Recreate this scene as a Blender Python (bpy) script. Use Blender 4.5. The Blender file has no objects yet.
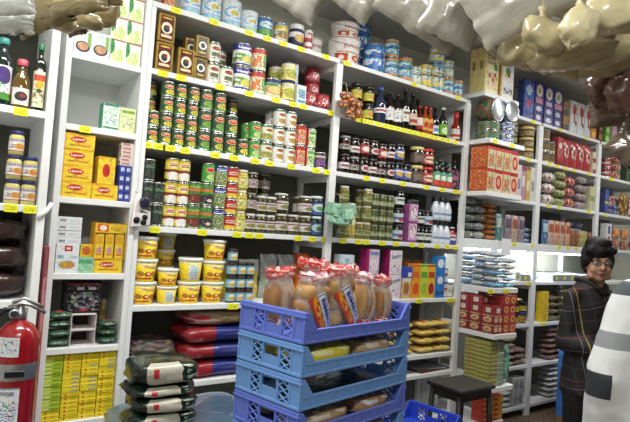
import bpy, bmesh, math, random
from math import sin, cos, pi, radians, sqrt, atan2
from mathutils import Vector, Matrix, noise
random.seed(11)
scene = bpy.context.scene
COL = scene.collection

# ------------------------------------------------------------------ camera
F_PX, W_PX, H_PX = 540.0, 630, 422
CAM_H = 1.60
YAW, PIT, ROL = .6313, .0404, -.0676
_fw = Vector((sin(YAW)*cos(PIT), cos(YAW)*cos(PIT), sin(PIT)))
_r0 = Vector((cos(YAW), -sin(YAW), 0)); _u0 = _r0.cross(_fw)
CR = _r0*cos(ROL) - _u0*sin(ROL); CU = _r0*sin(ROL) + _u0*cos(ROL)
CPOS = Vector((0, 0, CAM_H))
cam_d = bpy.data.cameras.new('camera'); cam = bpy.data.objects.new('camera', cam_d); COL.objects.link(cam)
cam_d.sensor_fit = 'HORIZONTAL'; cam_d.sensor_width = 36; cam_d.lens = F_PX/W_PX*36; cam_d.clip_start = .02
M3 = Matrix((CR, CU, -_fw)).transposed().to_4x4(); M3.translation = CPOS
cam.matrix_world = M3; scene.camera = cam

def ray(px, py): return _fw + CR*((px-315)/F_PX) + CU*((211-py)/F_PX)
def on_y(px, py, y):
    d = ray(px, py); return CPOS + d*(y/d.y)
def on_z(px, py, z):
    d = ray(px, py); return CPOS + d*((z-CAM_H)/d.z)
def at(px, py, dist):                       # point at optical depth
    return CPOS + ray(px, py)*dist
def proj(p):
    d = Vector(p)-CPOS; z = d.dot(_fw); return 315+F_PX*d.dot(CR)/z, 211-F_PX*d.dot(CU)/z
def x_at(px, y, z):                         # X on plane y, height z seen at column px
    lo, hi = -3., 12.
    for _ in range(40):
        m = (lo+hi)/2
        if proj((m, y, z))[0] < px: lo = m
        else: hi = m
    return (lo+hi)/2

# ------------------------------------------------------------------ materials
def lin(c):
    if isinstance(c, str):
        c = c.lstrip('#')
        c = [int(c[i:i+2], 16)/255 for i in (0, 2, 4)]
    return tuple((x/12.92 if x <= .04045 else ((x+.055)/1.055)**2.4) for x in c[:3]) + (1.,)
_mc = {}
def mat(name, col, rough=.5, metal=0., spec=.4, emit=None, coat=0., bump=0., bscale=40., trans=0., alpha=1., mott=0.):
    if name in _mc: return _mc[name]
    m = bpy.data.materials.new(name); m.use_nodes = True; n = m.node_tree.nodes; l = m.node_tree.links
    b = n['Principled BSDF']; b.inputs['Base Color'].default_value = lin(col); b.inputs['Roughness'].default_value = rough
    b.inputs['Metallic'].default_value = metal; b.inputs['Specular IOR Level'].default_value = spec
    b.inputs['Coat Weight'].default_value = coat; b.inputs['Transmission Weight'].default_value = trans; b.inputs['Alpha'].default_value = alpha
    if emit: b.inputs['Emission Color'].default_value = lin(col); b.inputs['Emission Strength'].default_value = emit
    tc = n.new('ShaderNodeTexCoord')
    if mott:
        nz = n.new('ShaderNodeTexNoise'); nz.inputs['Scale'].default_value = bscale*.35; nz.inputs['Detail'].default_value = 5
        l.new(tc.outputs['Object'], nz.inputs['Vector'])
        hs = n.new('ShaderNodeMix'); hs.data_type = 'RGBA'; hs.inputs['A'].default_value = lin(col)
        k = lin(col); hs.inputs['B'].default_value = (k[0]*(1-mott), k[1]*(1-mott), k[2]*(1-mott), 1)
        l.new(nz.outputs['Fac'], hs.inputs['Factor']); l.new(hs.outputs['Result'], b.inputs['Base Color'])
    if bump:
        nz = n.new('ShaderNodeTexNoise'); nz.inputs['Scale'].default_value = bscale; nz.inputs['Detail'].default_value = 3
        l.new(tc.outputs['Object'], nz.inputs['Vector'])
        bp = n.new('ShaderNodeBump'); bp.inputs['Strength'].default_value = bump; bp.inputs['Distance'].default_value = .02
        l.new(nz.outputs['Fac'], bp.inputs['Height']); l.new(bp.outputs['Normal'], b.inputs['Normal'])
    _mc[name] = m; return m

def pmat(name, base, layers, rough=.4, metal=0., coat=.0, bump=0., bscale=50, busy=.3):
    """printed packaging: flat shapes laid over a base colour in UV space (the print itself)"""
    if name in _mc: return _mc[name]
    m = bpy.data.materials.new(name); m.use_nodes = True; n = m.node_tree.nodes; l = m.node_tree.links
    b = n['Principled BSDF']; b.inputs['Roughness'].default_value = rough; b.inputs['Metallic'].default_value = metal
    b.inputs['Coat Weight'].default_value = coat; b.inputs['Specular IOR Level'].default_value = .4
    uv = n.new('ShaderNodeUVMap'); fr = n.new('ShaderNodeVectorMath'); fr.operation = 'FRACTION'
    l.new(uv.outputs['UV'], fr.inputs[0]); sp = n.new('ShaderNodeSeparateXYZ'); l.new(fr.outputs[0], sp.inputs[0])
    def M(op, a, bb=None, c=None):
        k = n.new('ShaderNodeMath'); k.operation = op
        for i, x in enumerate((a, bb, c)):
            if x is None: continue
            if isinstance(x, (int, float)): k.inputs[i].default_value = x
            else: l.new(x, k.inputs[i])
        return k.outputs[0]
    def rect(u0, u1, v0, v1):
        r = None
        if u0 > 0 or u1 < 1: r = M('COMPARE', sp.outputs[0], (u0+u1)/2, (u1-u0)/2)
        if v0 > 0 or v1 < 1:
            q = M('COMPARE', sp.outputs[1], (v0+v1)/2, (v1-v0)/2); r = q if r is None else M('MULTIPLY', r, q)
        return r
    cur = lin(base)
    for L in layers:
        t = L[0]; col = L[-1]
        if t == 'r': mk = rect(*L[1:5])
        elif t == 'e':
            s = n.new('ShaderNodeVectorMath'); s.operation = 'SUBTRACT'; l.new(fr.outputs[0], s.inputs[0]); s.inputs[1].default_value = (L[1], L[2], 0)
            q = n.new('ShaderNodeVectorMath'); q.operation = 'MULTIPLY'; l.new(s.outputs[0], q.inputs[0]); q.inputs[1].default_value = (1/L[3], 1/L[4], 0)
            ln = n.new('ShaderNodeVectorMath'); ln.operation = 'LENGTH'; l.new(q.outputs[0], ln.inputs[0]); mk = M('LESS_THAN', ln.outputs['Value'], 1.)
        elif t in 'nt':                      # n: blotches of picture, t: fine rows of print
            s = n.new('ShaderNodeVectorMath'); s.operation = 'MULTIPLY'; l.new(uv.outputs['UV'], s.inputs[0])
            s.inputs[1].default_value = (L[1], L[1]*(.9 if t == 'n' else 2.6), 1)
            nz = n.new('ShaderNodeTexNoise'); nz.inputs['Scale'].default_value = 1.; nz.inputs['Detail'].default_value = 1.5; l.new(s.outputs[0], nz.inputs['Vector'])
            mk = M('GREATER_THAN', nz.outputs['Fac'], L[2]); q = rect(*L[3:7])
            if q is not None: mk = M('MULTIPLY', mk, q)
        elif t == 's':                       # stripes: axis, count, duty
            mk = M('LESS_THAN', M('FRACT', M('MULTIPLY', sp.outputs[L[1]], L[2])), L[3]); q = rect(*L[4:8])
            if q is not None: mk = M('MULTIPLY', mk, q)
        mx = n.new('ShaderNodeMix'); mx.data_type = 'RGBA'
        if mk is None: mx.inputs['Factor'].default_value = 1
        else: l.new(mk, mx.inputs['Factor'])
        if isinstance(cur, tuple): mx.inputs['A'].default_value = cur
        else: l.new(cur, mx.inputs['A'])
        mx.inputs['B'].default_value = lin(col); cur = mx.outputs['Result']
    if busy:                                 # fine illegible print all over the pack
        s = n.new('ShaderNodeVectorMath'); s.operation = 'MULTIPLY'; l.new(uv.outputs['UV'], s.inputs[0]); s.inputs[1].default_value = (11, 15, 1)
        nz = n.new('ShaderNodeTexNoise'); nz.inputs['Scale'].default_value = 1.; nz.inputs['Detail'].default_value = 2; l.new(s.outputs[0], nz.inputs['Vector'])
        mr = n.new('ShaderNodeMapRange'); mr.inputs[1].default_value = .52; mr.inputs[2].default_value = .66; mr.inputs[3].default_value = 0; mr.inputs[4].default_value = busy; l.new(nz.outputs['Fac'], mr.inputs[0])
        lum = sum(lin(base)[:3])/3; mx = n.new('ShaderNodeMix'); mx.data_type = 'RGBA'; l.new(mr.outputs[0], mx.inputs['Factor'])
        if isinstance(cur, tuple): mx.inputs['A'].default_value = cur
        else: l.new(cur, mx.inputs['A'])
        mx.inputs['B'].default_value = lin('#3b3732') if lum > .18 else lin('#c9c4b8'); cur = mx.outputs['Result']
        s = n.new('ShaderNodeVectorMath'); s.operation = 'MULTIPLY'; l.new(uv.outputs['UV'], s.inputs[0]); s.inputs[1].default_value = (4.5, 6, 1)
        nz = n.new('ShaderNodeTexNoise'); nz.inputs['Scale'].default_value = 1.; nz.inputs['Detail'].default_value = 3; l.new(s.outputs[0], nz.inputs['Vector'])
        ct = n.new('ShaderNodeBrightContrast'); ct.inputs['Contrast'].default_value = 1.6; l.new(nz.outputs['Color'], ct.inputs[0])
        mx = n.new('ShaderNodeMix'); mx.data_type = 'RGBA'; mx.blend_type = 'OVERLAY'; mx.inputs['Factor'].default_value = busy*1.15; l.new(cur, mx.inputs['A']); l.new(ct.outputs[0], mx.inputs['B']); cur = mx.outputs['Result']
    if isinstance(cur, tuple): b.inputs['Base Color'].default_value = cur
    else: l.new(cur, b.inputs['Base Color'])
    if bump:
        tc = n.new('ShaderNodeTexCoord'); nz = n.new('ShaderNodeTexNoise'); nz.inputs['Scale'].default_value = bscale
        l.new(tc.outputs['Object'], nz.inputs['Vector']); bp = n.new('ShaderNodeBump'); bp.inputs['Strength'].default_value = bump; bp.inputs['Distance'].default_value = .01
        l.new(nz.outputs['Fac'], bp.inputs['Height']); l.new(bp.outputs['Normal'], b.inputs['Normal'])
    _mc[name] = m; return m

def film(name, tint='#ffffff', clear=.75, rough=.15, bump=.6, bscale=30):
    """clear plastic film: mostly see-through with glossy wrinkles"""
    if name in _mc: return _mc[name]
    m = bpy.data.materials.new(name); m.use_nodes = True; n = m.node_tree.nodes; l = m.node_tree.links
    for k in list(n):
        if k.type == 'BSDF_PRINCIPLED': n.remove(k)
    out = [k for k in n if k.type == 'OUTPUT_MATERIAL'][0]
    tr = n.new('ShaderNodeBsdfTransparent'); tr.inputs[0].default_value = lin(tint)
    b = n.new('ShaderNodeBsdfPrincipled'); b.inputs['Base Color'].default_value = lin(tint); b.inputs['Roughness'].default_value = rough
    mx = n.new('ShaderNodeMixShader'); mx.inputs[0].default_value = 1-clear
    l.new(tr.outputs[0], mx.inputs[1]); l.new(b.outputs[0], mx.inputs[2]); l.new(mx.outputs[0], out.inputs[0])
    tc = n.new('ShaderNodeTexCoord'); nz = n.new('ShaderNodeTexNoise'); nz.inputs['Scale'].default_value = bscale; nz.inputs['Detail'].default_value = 3
    l.new(tc.outputs['Object'], nz.inputs['Vector']); bp = n.new('ShaderNodeBump'); bp.inputs['Strength'].default_value = bump; bp.inputs['Distance'].default_value = .02
    l.new(nz.outputs['Fac'], bp.inputs['Height']); l.new(bp.outputs['Normal'], b.inputs['Normal'])
    _mc[name] = m; return m

WHITE = mat('shelf white paint', '#e9ecec', .45, mott=.06, bscale=8)
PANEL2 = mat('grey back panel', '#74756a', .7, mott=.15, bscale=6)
PANEL = mat('shelf back panel', '#d3d6cf', .6, mott=.08, bscale=6)
METAL = mat('tin metal', '#c8c8c4', .25, 1.)
GOLD = mat('gold metal', '#c9a94a', .3, .9)
BLACK = mat('black plastic', '#16161a', .4)
DARK = mat('dark grey', '#2b2c30', .6)
TAG = pmat('price tag yellow', '#f2f02c', [('t', 5, .56, .1, .9, .25, .75, '#6f7020')], .5, busy=0)

# ------------------------------------------------------------------ mesh builder
class MB:
    def __init__(s): s.v = []; s.f = []; s.u = []; s.m = []; s.s = []; s.mats = []
    def mi(s, m):
        if m not in s.mats: s.mats.append(m)
        return s.mats.index(m)
    def face(s, idx, m, uv=None, sm=False):
        s.f.append(tuple(idx)); s.m.append(s.mi(m)); s.u.append(uv or [(0.02, 0.02)]*len(idx)); s.s.append(sm)
    def build(s, name):
        me = bpy.data.meshes.new(name); me.from_pydata([tuple(p) for p in s.v], [], s.f)
        for m in s.mats: me.materials.append(m)
        ul = me.uv_layers.new(name='UVMap'); k = 0
        flat = [c for fu in s.u for uvp in fu for c in uvp]
        ul.data.foreach_set('uv', flat)
        me.polygons.foreach_set('material_index', s.m); me.polygons.foreach_set('use_smooth', s.s)
        me.validate(); me.update(); return me
    # chamfered box; mats front(-y)/side/top
    def box(s, x0, x1, y0, y1, z0, z1, m, side=None, top=None, b=.002, R=None, back=None, sideuv=True):
        side = side or m; top = top or side; back = back or m
        lo = (min(x0, x1), min(y0, y1), min(z0, z1)); hi = (max(x0, x1), max(y0, y1), max(z0, z1))
        b = min(b, *((hi[i]-lo[i])*.45 for i in range(3)))
        ctr = Vector([(lo[i]+hi[i])/2 for i in range(3)]); base = len(s.v); id_ = {}
        for cx in (0, 1):
            for cy in (0, 1):
                for cz in (0, 1):
                    c = (cx, cy, cz)
                    for a in range(3):
                        p = [((hi[i] if c[i] else lo[i]) if i == a else (hi[i]-b if c[i] else lo[i]+b)) for i in range(3)]
                        id_[(c, a)] = len(s.v); s.v.append(Vector(p))
        def put(ids, m_, uvax=None):
            P = [s.v[i] for i in ids]; nn = (P[1]-P[0]).cross(P[2]-P[0]); mid = sum(P, Vector())/len(P)
            if nn.dot(mid-ctr) < 0: ids = ids[::-1]; P = P[::-1]
            uv = None
            if uvax:
                a, c, fl = uvax
                uv = [(((1-t) if fl else t), (p[c]-lo[c])/max(1e-6, hi[c]-lo[c])) for p in P for t in [(p[a]-lo[a])/max(1e-6, hi[a]-lo[a])]]
            s.face(ids, m_, uv)
        for a, (mm, uvax) in enumerate(((side, (1, 2, False)), (m, (0, 2, False)), (top, (0, 1, False)))):
            o = [i for i in range(3) if i != a]
            for sg in (0, 1):
                q = []
                for (p, r) in ((0, 0), (1, 0), (1, 1), (0, 1)):
                    c = [0, 0, 0]; c[a] = sg; c[o[0]] = p; c[o[1]] = r; q.append(id_[(tuple(c), a)])
                put(q, back if (a == 1 and sg == 1) else mm, uvax)
        if b > 0:
            for ax in range(3):
                o = [i for i in range(3) if i != ax]
                for p in (0, 1):
                    for r in (0, 1):
                        c1 = [0, 0, 0]; c1[o[0]] = p; c1[o[1]] = r; c2 = list(c1); c2[ax] = 1; c1, c2 = tuple(c1), tuple(c2)
                        put([id_[(c1, o[0])], id_[(c1, o[1])], id_[(c2, o[1])], id_[(c2, o[0])]], side)
            for cx in (0, 1):
                for cy in (0, 1):
                    for cz in (0, 1): put([id_[((cx, cy, cz), a)] for a in range(3)], side)
        if R is not None:
            for i in range(base, len(s.v)): s.v[i] = R @ s.v[i]
        return s
    # surface of revolution about z. segs: list of (r,z,mat for the band up to next point)
    def lathe(s, prof, n=18, rep=2, cx=0, cy=0, sm=True, v01=None, R=None, capb=True, capt=True):
        base = len(s.v); k = len(prof)
        for (r, z, m) in prof:
            for j in range(n):
                a = 2*pi*j/n - pi/2; s.v.append(Vector((cx+r*cos(a), cy+r*sin(a), z)))
        z0, z1 = v01 or (prof[0][1], prof[-1][1])
        for i in range(k-1):
            for j in range(n):
                j2 = (j+1) % n
                us = [(.5+rep*t/n) for t in (j, j+1)]; vs = [(prof[t][1]-z0)/max(1e-6, z1-z0) for t in (i, i+1)]
                s.face([base+i*n+j, base+i*n+j2, base+(i+1)*n+j2, base+(i+1)*n+j], prof[i][2], [(us[0], vs[0]), (us[1], vs[0]), (us[1], vs[1]), (us[0], vs[1])], sm)
        if capb and prof[0][0] > 1e-5: s.face([base+j for j in range(n)][::-1], prof[0][2])
        if capt and prof[-1][0] > 1e-5: s.face([base+(k-1)*n+j for j in range(n)], prof[-1][2])
        if R is not None:
            for i in range(base, len(s.v)): s.v[i] = R @ s.v[i]
        return s
    def tube(s, pts, r, m, n=8, cap=True):
        pts = [Vector(p) for p in pts]; base = len(s.v); rr = r if isinstance(r, (list, tuple)) else [r]*len(pts)
        up = None
        for i, p in enumerate(pts):
            d = (pts[min(i+1, len(pts)-1)]-pts[max(i-1, 0)]).normalized()
            if up is None: up = d.orthogonal().normalized()
            up = (up-d*up.dot(d)).normalized(); w = d.cross(up)
            for j in range(n):
                a = 2*pi*j/n; s.v.append(p+(up*cos(a)+w*sin(a))*rr[i])
        for i in range(len(pts)-1):
            for j in range(n):
                s.face([base+i*n+j, base+i*n+(j+1) % n, base+(i+1)*n+(j+1) % n, base+(i+1)*n+j], m, None, True)
        if cap:
            s.face([base+j for j in range(n)][::-1], m); s.face([base+(len(pts)-1)*n+j for j in range(n)], m)
        return s
    # soft bag: w along x, h along z, thickness d along y (standing). lying=True swaps y/z
    def pillow(s, w, h, d, m, seed=0, nx=14, nz=14, wr=.012, p=2.4, lying=False, seal=.06, o=(0, 0, 0), back=None, R=None, neck=0., lump=.25):
        base = len(s.v); back = back or m
        for side in (-1, 1):
            for j in range(nz+1):
                t = j/nz
                for i in range(nx+1):
                    u = i/nx; a = abs(2*u-1); b_ = abs(2*t-1)
                    prof = max(0., 1-a**p)**.55*max(0., 1-max(0, (b_-seal*0)/(1-seal*.0))**p)**.55
                    k = noise.noise(Vector((u*4+seed*7.3, t*4+side*3.1, seed*1.7)))+.5*noise.noise(Vector((u*9+seed*3.3, t*9+side, seed)))
                    y = side*(d/2*prof*(1+lump*k))
                    pinch = 1-.07*(1-(2*t-1)**2)*0-.06*(b_ < .98)*(1-b_)*1
                    if neck and t > .6: pinch *= 1-neck*((t-.6)/.4)**1.3
                    x = w*(u-.5)*pinch+wr*.6*noise.noise(Vector((t*7, seed, u*2))); z = h*t+wr*.8*noise.noise(Vector((u*7, seed+5, side)))*(b_ > .6)
                    if lying: P = Vector((x, z-h/2, y+d/2))
                    else: P = Vector((x, y, z))
                    s.v.append(P)
        N = (nx+1)*(nz+1)
        for sd in (0, 1):
            for j in range(nz):
                for i in range(nx):
                    q = [sd*N+j*(nx+1)+i, sd*N+j*(nx+1)+i+1, sd*N+(j+1)*(nx+1)+i+1, sd*N+(j+1)*(nx+1)+i]
                    uv = [(i/nx, j/nz), ((i+1)/nx, j/nz), ((i+1)/nx, (j+1)/nz), (i/nx, (j+1)/nz)]
                    if (sd == 1) != lying: q = q[::-1]; uv = uv[::-1]
                    s.face([base+t for t in q], m if sd == (1 if lying else 0) else back, uv, True)
        s.fit(base, (w, h, d) if lying else (w, d, h))
        for i in range(base, len(s.v)):
            if R is not None: s.v[i] = R @ s.v[i]
            s.v[i] = s.v[i]+Vector(o)
        return s
    def fit(s, base, dims):
        P = s.v[base:]
        for a in range(3):
            lo = min(p[a] for p in P); hi = max(p[a] for p in P); c = (lo+hi)/2; k = dims[a]/(hi-lo)
            for p in P: p[a] = (p[a]-lo)*k if a == 2 else (p[a]-c)*k
    # lumpy sack, box-like superellipsoid
    def sack(s, w, d, h, m, seed=0, e=.55, nu=24, nv=14, wr=.04, o=(0, 0, 0), R=None, fs=3.):
        base = len(s.v); f = lambda v, k: math.copysign(abs(v)**k, v)
        for j in range(nv+1):
            ph = -pi/2+pi*j/nv
            for i in range(nu):
                th = 2*pi*i/nu-pi/2; c = f(cos(ph), e)
                P = Vector((c*f(cos(th), e), c*f(sin(th), e), f(sin(ph), e)))
                k = 1+wr*2.2*noise.noise(P*fs*.6+Vector((seed*3.1, seed, 0)))+wr*noise.noise(P*fs*1.6+Vector((seed, 9, seed)))
                q = Vector((P.x*w/2*k, P.y*d/2*k, P.z*h/2*k+h/2))
                s.v.append(q)
        s.fit(base, (w, d, h))
        for i in range(base, len(s.v)): s.v[i] = (R @ s.v[i] if R is not None else s.v[i])+Vector(o)
        for j in range(nv):
            for i in range(nu):
                i2 = (i+1) % nu
                s.face([base+j*nu+i, base+j*nu+i2, base+(j+1)*nu+i2, base+(j+1)*nu+i], m, [(.0+i/nu, j/nv), ((i+1)/nu, j/nv), ((i+1)/nu, (j+1)/nv), (i/nu, (j+1)/nv)], True)
        return s
    def merge(s, me, m, fn):
        base = len(s.v)
        for v in me.vertices: s.v.append(fn(v.co))
        for p in me.polygons: s.face([base+i for i in p.vertices], m)

_tc = {}
def text_mesh(txt, bold=0.0):
    k = (txt, bold)
    if k not in _tc:
        cu = bpy.data.curves.new('lettering', 'FONT'); cu.body = txt; cu.align_x = 'CENTER'; cu.align_y = 'CENTER'; cu.resolution_u = 2; cu.offset = bold
        o = bpy.data.objects.new('lettering', cu); COL.objects.link(o)
        me = bpy.data.meshes.new_from_object(o.evaluated_get(bpy.context.evaluated_depsgraph_get()))
        bpy.data.objects.remove(o); bpy.data.curves.remove(cu)
        xs = [v.co.x for v in me.vertices]; ys = [v.co.y for v in me.vertices]
        _tc[k] = (me, max(xs)-min(xs), max(ys)-min(ys), (max(xs)+min(xs))/2, (max(ys)+min(ys))/2)
    return _tc[k]
def put_text(mb, txt, m, w, h, x=0, z=0, y=None, r=None, cy=0, tilt=0., a0=0., bold=.02, rk=None, eps=.0008, R=None):
    """flat lettering facing -y at depth y, or wrapped round a cylinder of radius r (rk = radius change per metre of height)"""
    me, tw, th, ox, oz = text_mesh(txt, bold); ct, st = cos(tilt), sin(tilt)
    def fn(c):
        px = (c.x-ox)/tw*w; pz = (c.y-oz)/th*h
        px, pz = px*ct-pz*st+x, px*st+pz*ct+z
        if r is None: q = Vector((px, y-eps, pz))
        else:
            rr = r+(rk or 0)*pz+eps; a = a0-pi/2+px/r; q = Vector((rr*cos(a), cy+rr*sin(a), pz))
        return R @ q if R is not None else q
    mb.merge(me, m, fn)

# ------------------------------------------------------------------ objects
LABELS = {}
def obj(name, mesh, parent=None, loc=(0, 0, 0), rot=(0, 0, 0)):
    if isinstance(mesh, MB): mesh = mesh.build(name)
    o = bpy.data.objects.new(name, mesh); COL.objects.link(o); o.location = loc; o.rotation_euler = rot
    if parent: o.parent = parent
    return o
def tag(o, label, cat, group=None):
    n = len(label.split())
    if n > 16 or n < 4: print('LABEL LEN', n, label)
    if label in LABELS: print('DUP LABEL', label)
    LABELS[label] = o; o['label'] = label; o['category'] = cat
    if group: o['group'] = group
    return o
def thing(name, label, cat, loc=(0, 0, 0), rz=0, group=None):
    o = obj(name, None, None, loc, (0, 0, rz)); return tag(o, label, cat, group)
def structure(o): o['kind'] = 'structure'; return o
ORD = ['zeroth', 'first', 'second', 'third', 'fourth', 'fifth', 'sixth', 'seventh', 'eighth', 'ninth', 'tenth', 'eleventh', 'twelfth', 'thirteenth', 'fourteenth', 'fifteenth', 'sixteenth', 'seventeenth', 'eighteenth', 'nineteenth', 'twentieth']

class Kind:
    def __init__(s, name, cat, desc, w, d, h, parts, label=None):
        s.name, s.cat, s.desc, s.w, s.d, s.h, s.parts = name, cat, desc, w, d, h, parts
def place(k, loc, rz, label, group=None, rot=None):
    rot = rot or (0, 0, rz)
    if len(k.parts) == 1:
        o = obj(k.name, k.parts[0][1], None, loc, rot)
    else:
        o = obj(k.name, None, None, loc, rot); made = []
        for p in k.parts:
            c = obj(p[0], p[1], made[p[2]] if len(p) > 2 and p[2] is not None else o); made.append(c)
            if len(p) > 3: c['label'] = p[3]
    return tag(o, label, k.cat, group)
def levname(i, n):
    if n == 2: return ('lower', 'upper')[i]
    return 'bottom' if i == 0 else 'top' if i == n-1 else ORD[i+1]
SHELFMAX = {}
def run(shelf, z, yf, cols, x0=None, x1=None, jit=.06, zmax=None, zoff=.016, relax=True, gap=.002):
    """cols: (px, [kinds bottom to top] | kind*n, setback). Stands a stack of goods on the shelf under picture column px of the shelf front."""
    C = []
    for c in cols:
        ks = c[1] if isinstance(c[1], list) else [c[1]]; back = c[2] if len(c) > 2 else 0.
        k0 = ks[0]; yc = yf+.012+back+k0.d/2; wm = max(k.w for k in ks)
        X = x_at(c[0], yc, z+sum(k.h for k in ks)*.5)
        C.append([X, yc, ks, wm, back, c[3] if len(c) > 3 else 0.])
    C.sort(key=lambda c: c[0])
    if relax:
        for _ in range(120):
            for i in range(len(C)):
                for j in range(i+1, len(C)):
                    a, b = C[i], C[j]
                    if abs(a[1]-b[1]) >= (a[2][0].d+b[2][0].d)/2+.001: continue
                    need = (a[3]+b[3])/2+gap-(b[0]-a[0])
                    if need > 0: a[0] -= need/2; b[0] += need/2
            for c in C:
                if x0 is not None: c[0] = max(c[0], x0+c[3]/2+.002)
                if x1 is not None: c[0] = min(c[0], x1-c[3]/2-.002)
    # labels
    bykind = {}
    for ci, c in enumerate(C):
        for k in c[2]: bykind.setdefault((k.desc, c[4] > .05), [])
        for d in {(k.desc, c[4] > .05) for k in c[2]}: bykind[d].append(ci)
    for ci, c in enumerate(C):
        zz = z+zoff; n = len(c[2])
        for i, k in enumerate(c[2]):
            key = (k.desc, c[4] > .05); cs = bykind[key]; tot = sum(1 for cc in cs for kk in C[cc][2] if kk.desc == k.desc)
            bk = ' behind' if c[4] > .05 else ''
            oi = ORD[cs.index(ci)+1]
            if tot == 1: pos = ''
            elif len(cs) == 1: pos = levname(i, n)+' of its stack'
            elif all(len(C[cc][2]) == 1 for cc in cs): pos = oi+' from left'
            else: pos = (levname(i, n)+' of '+oi+' stack from left') if n > 1 else oi+' stack from left, single'
            lab = k.desc+bk+', '+(pos+', ' if pos else '')+shelf
            if len(lab.split()) > 16: lab = lab.replace(' stack from left', ' stack')
            if len(lab.split()) > 16: lab = lab.replace(' from left', '')
            place(k, (c[0]+random.uniform(-1, 1)*.001, c[1]+random.uniform(0, 1)*.004*(n > 1 or 1), zz), c[5]+random.uniform(-jit, jit), lab, (k.desc+'s, '+shelf) if tot > 1 else None)
            zz += k.h+.0006
        if zmax and zz > zmax: print('TALL', shelf, c[2][0].name, round(zz-zmax, 3))
    return C
# ------------------------------------------------------------------ kinds of goods
def can(name, desc, w, h, base, layers, txt=None, rim=METAL, parts=True, cat='can', lid=None, rep=2):
    r = w/2; lb = pmat('print '+desc, base, layers, .35); lid = lid or rim
    body = MB(); body.lathe([(r*.93, 0, rim), (r, .003, rim), (r, .008, rim), (r*.965, .010, rim), (r*.965, h-.010, rim), (r, h-.008, rim), (r, h-.003, rim), (r*.94, h, lid), (r*.9, h-.004, lid)], 18)
    lab = MB(); lab.lathe([(r*.985, .0105, lb), (r*.985, h-.0105, lb)], 20, rep, capb=False, capt=False)
    for t in (txt or []): put_text(lab, t[0], mat('ink '+t[1], t[1], .5), t[2], t[3], t[4] if len(t) > 4 else 0, h*t[5] if len(t) > 5 else h*.6, r=r*.985)
    if not parts:
        for i in range(len(lab.v)): pass
        b = len(body.v); body.v += lab.v
        for f, m, u, s in zip(lab.f, lab.m, lab.u, lab.s): body.face([b+i for i in f], lab.mats[m], u, s)
        return Kind(name, cat, desc, w, w, h, [(name, body.build(name))])
    return Kind(name, cat, desc, w, w, h, [('tin_body', body.build('tin_body')), ('paper_label', lab.build('paper_label'))])

def jar(name, desc, w, h, fill, lidc, base, layers, lh=.16, lab=(.18, .7), neck=.86, cat='jar', parts=True, txt=None, lidw=None, gloss=.08):
    r = w/2; g = mat('glass of '+desc, fill, gloss, coat=.5, mott=.35, bscale=60); L = mat('lid '+lidc, lidc, .35)
    lb = pmat('print '+desc, base, layers, .45)
    body = MB(); zl = h*(1-lh)
    body.lathe([(r*.85, 0, g), (r, h*.05, g), (r, zl-h*.14, g), (r*.97, zl-h*.08, g), (r*neck*.95, zl-.002, g), (r*neck*.95, zl+.004, g)], 18)
    lid = MB(); rl = r*(lidw or neck); lid.lathe([(rl, zl, L), (rl*1.03, zl+h*.02, L), (rl*1.03, h-h*.02, L), (rl*.94, h, L)], 18)
    la = MB(); la.lathe([(r*1.008, h*lab[0], lb), (r*1.008, h*lab[1], lb)], 18, 2, capb=False, capt=False)
    for t in (txt or []): put_text(la, t[0], mat('ink '+t[1], t[1], .5), t[2], t[3], t[4], h*t[5], r=r*1.008)
    if not parts: return joined(name, cat, desc, w, w, h, (body, lid, la))
    return Kind(name, cat, desc, w, w, h, [('glass_jar', body.build('glass_jar')), ('lid', lid.build('lid')), ('paper_label', la.build('paper_label'))])
def joined(name, cat, desc, w, d, h, mbs):
    A = mbs[0]
    for B in mbs[1:]:
        b = len(A.v); A.v += B.v
        for f, m, u, s in zip(B.f, B.m, B.u, B.s): A.face([b+i for i in f], B.mats[m], u, s)
    return Kind(name, cat, desc, w, d, h, [(name, A.build(name))])

def bottle(name, desc, w, h, glass, capc, base, layers, prof=None, lab=(.12, .5), cat='bottle', capf=.08, parts=True, txt=None, square=False, neckw=.32):
    """prof: (radius factor, height factor) from foot to neck"""
    r = w/2; g = mat('glass of '+desc, glass, .06, coat=.6); C = mat('cap '+capc, capc, .35); lb = pmat('print '+desc, base, layers, .5)
    prof = prof or [(.9, 0), (1, .03), (1, .55), (.9, .62), (.55, .70), (neckw, .76), (neckw, .93)]
    body = MB(); n = 18
    body.lathe([(r*a, h*b, g) for a, b in prof], n)
    cp = MB(); rc = r*prof[-1][0]*1.15; cp.lathe([(rc, h*(1-capf), C), (rc*1.05, h*(1-capf)+.003, C), (rc*1.05, h-.002, C), (rc*.9, h, C)], 14)
    la = MB(); la.lathe([(r*1.01, h*lab[0], lb), (r*1.01, h*lab[1], lb)], n, 2, capb=False, capt=False)
    if square:
        for mb in (body, la):
            for i, v in enumerate(mb.v):
                q = math.hypot(v.x, v.y)
                if q > r*.7:
                    k = .86/max(abs(v.x), abs(v.y))*q; mb.v[i] = Vector((v.x*min(k, 1.12)*.93, v.y*min(k, 1.12)*.93, v.z))
    for t in (txt or []): put_text(la, t[0], mat('ink '+t[1], t[1], .5), t[2], t[3], t[4], h*t[5], r=r*1.01)
    if not parts: return joined(name, cat, desc, w, w, h, (body, cp, la))
    return Kind(name, cat, desc, w, w, h, [('glass_body', body.build('glass_body')), ('cap', cp.build('cap')), ('paper_label', la.build('paper_label'))])

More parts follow.
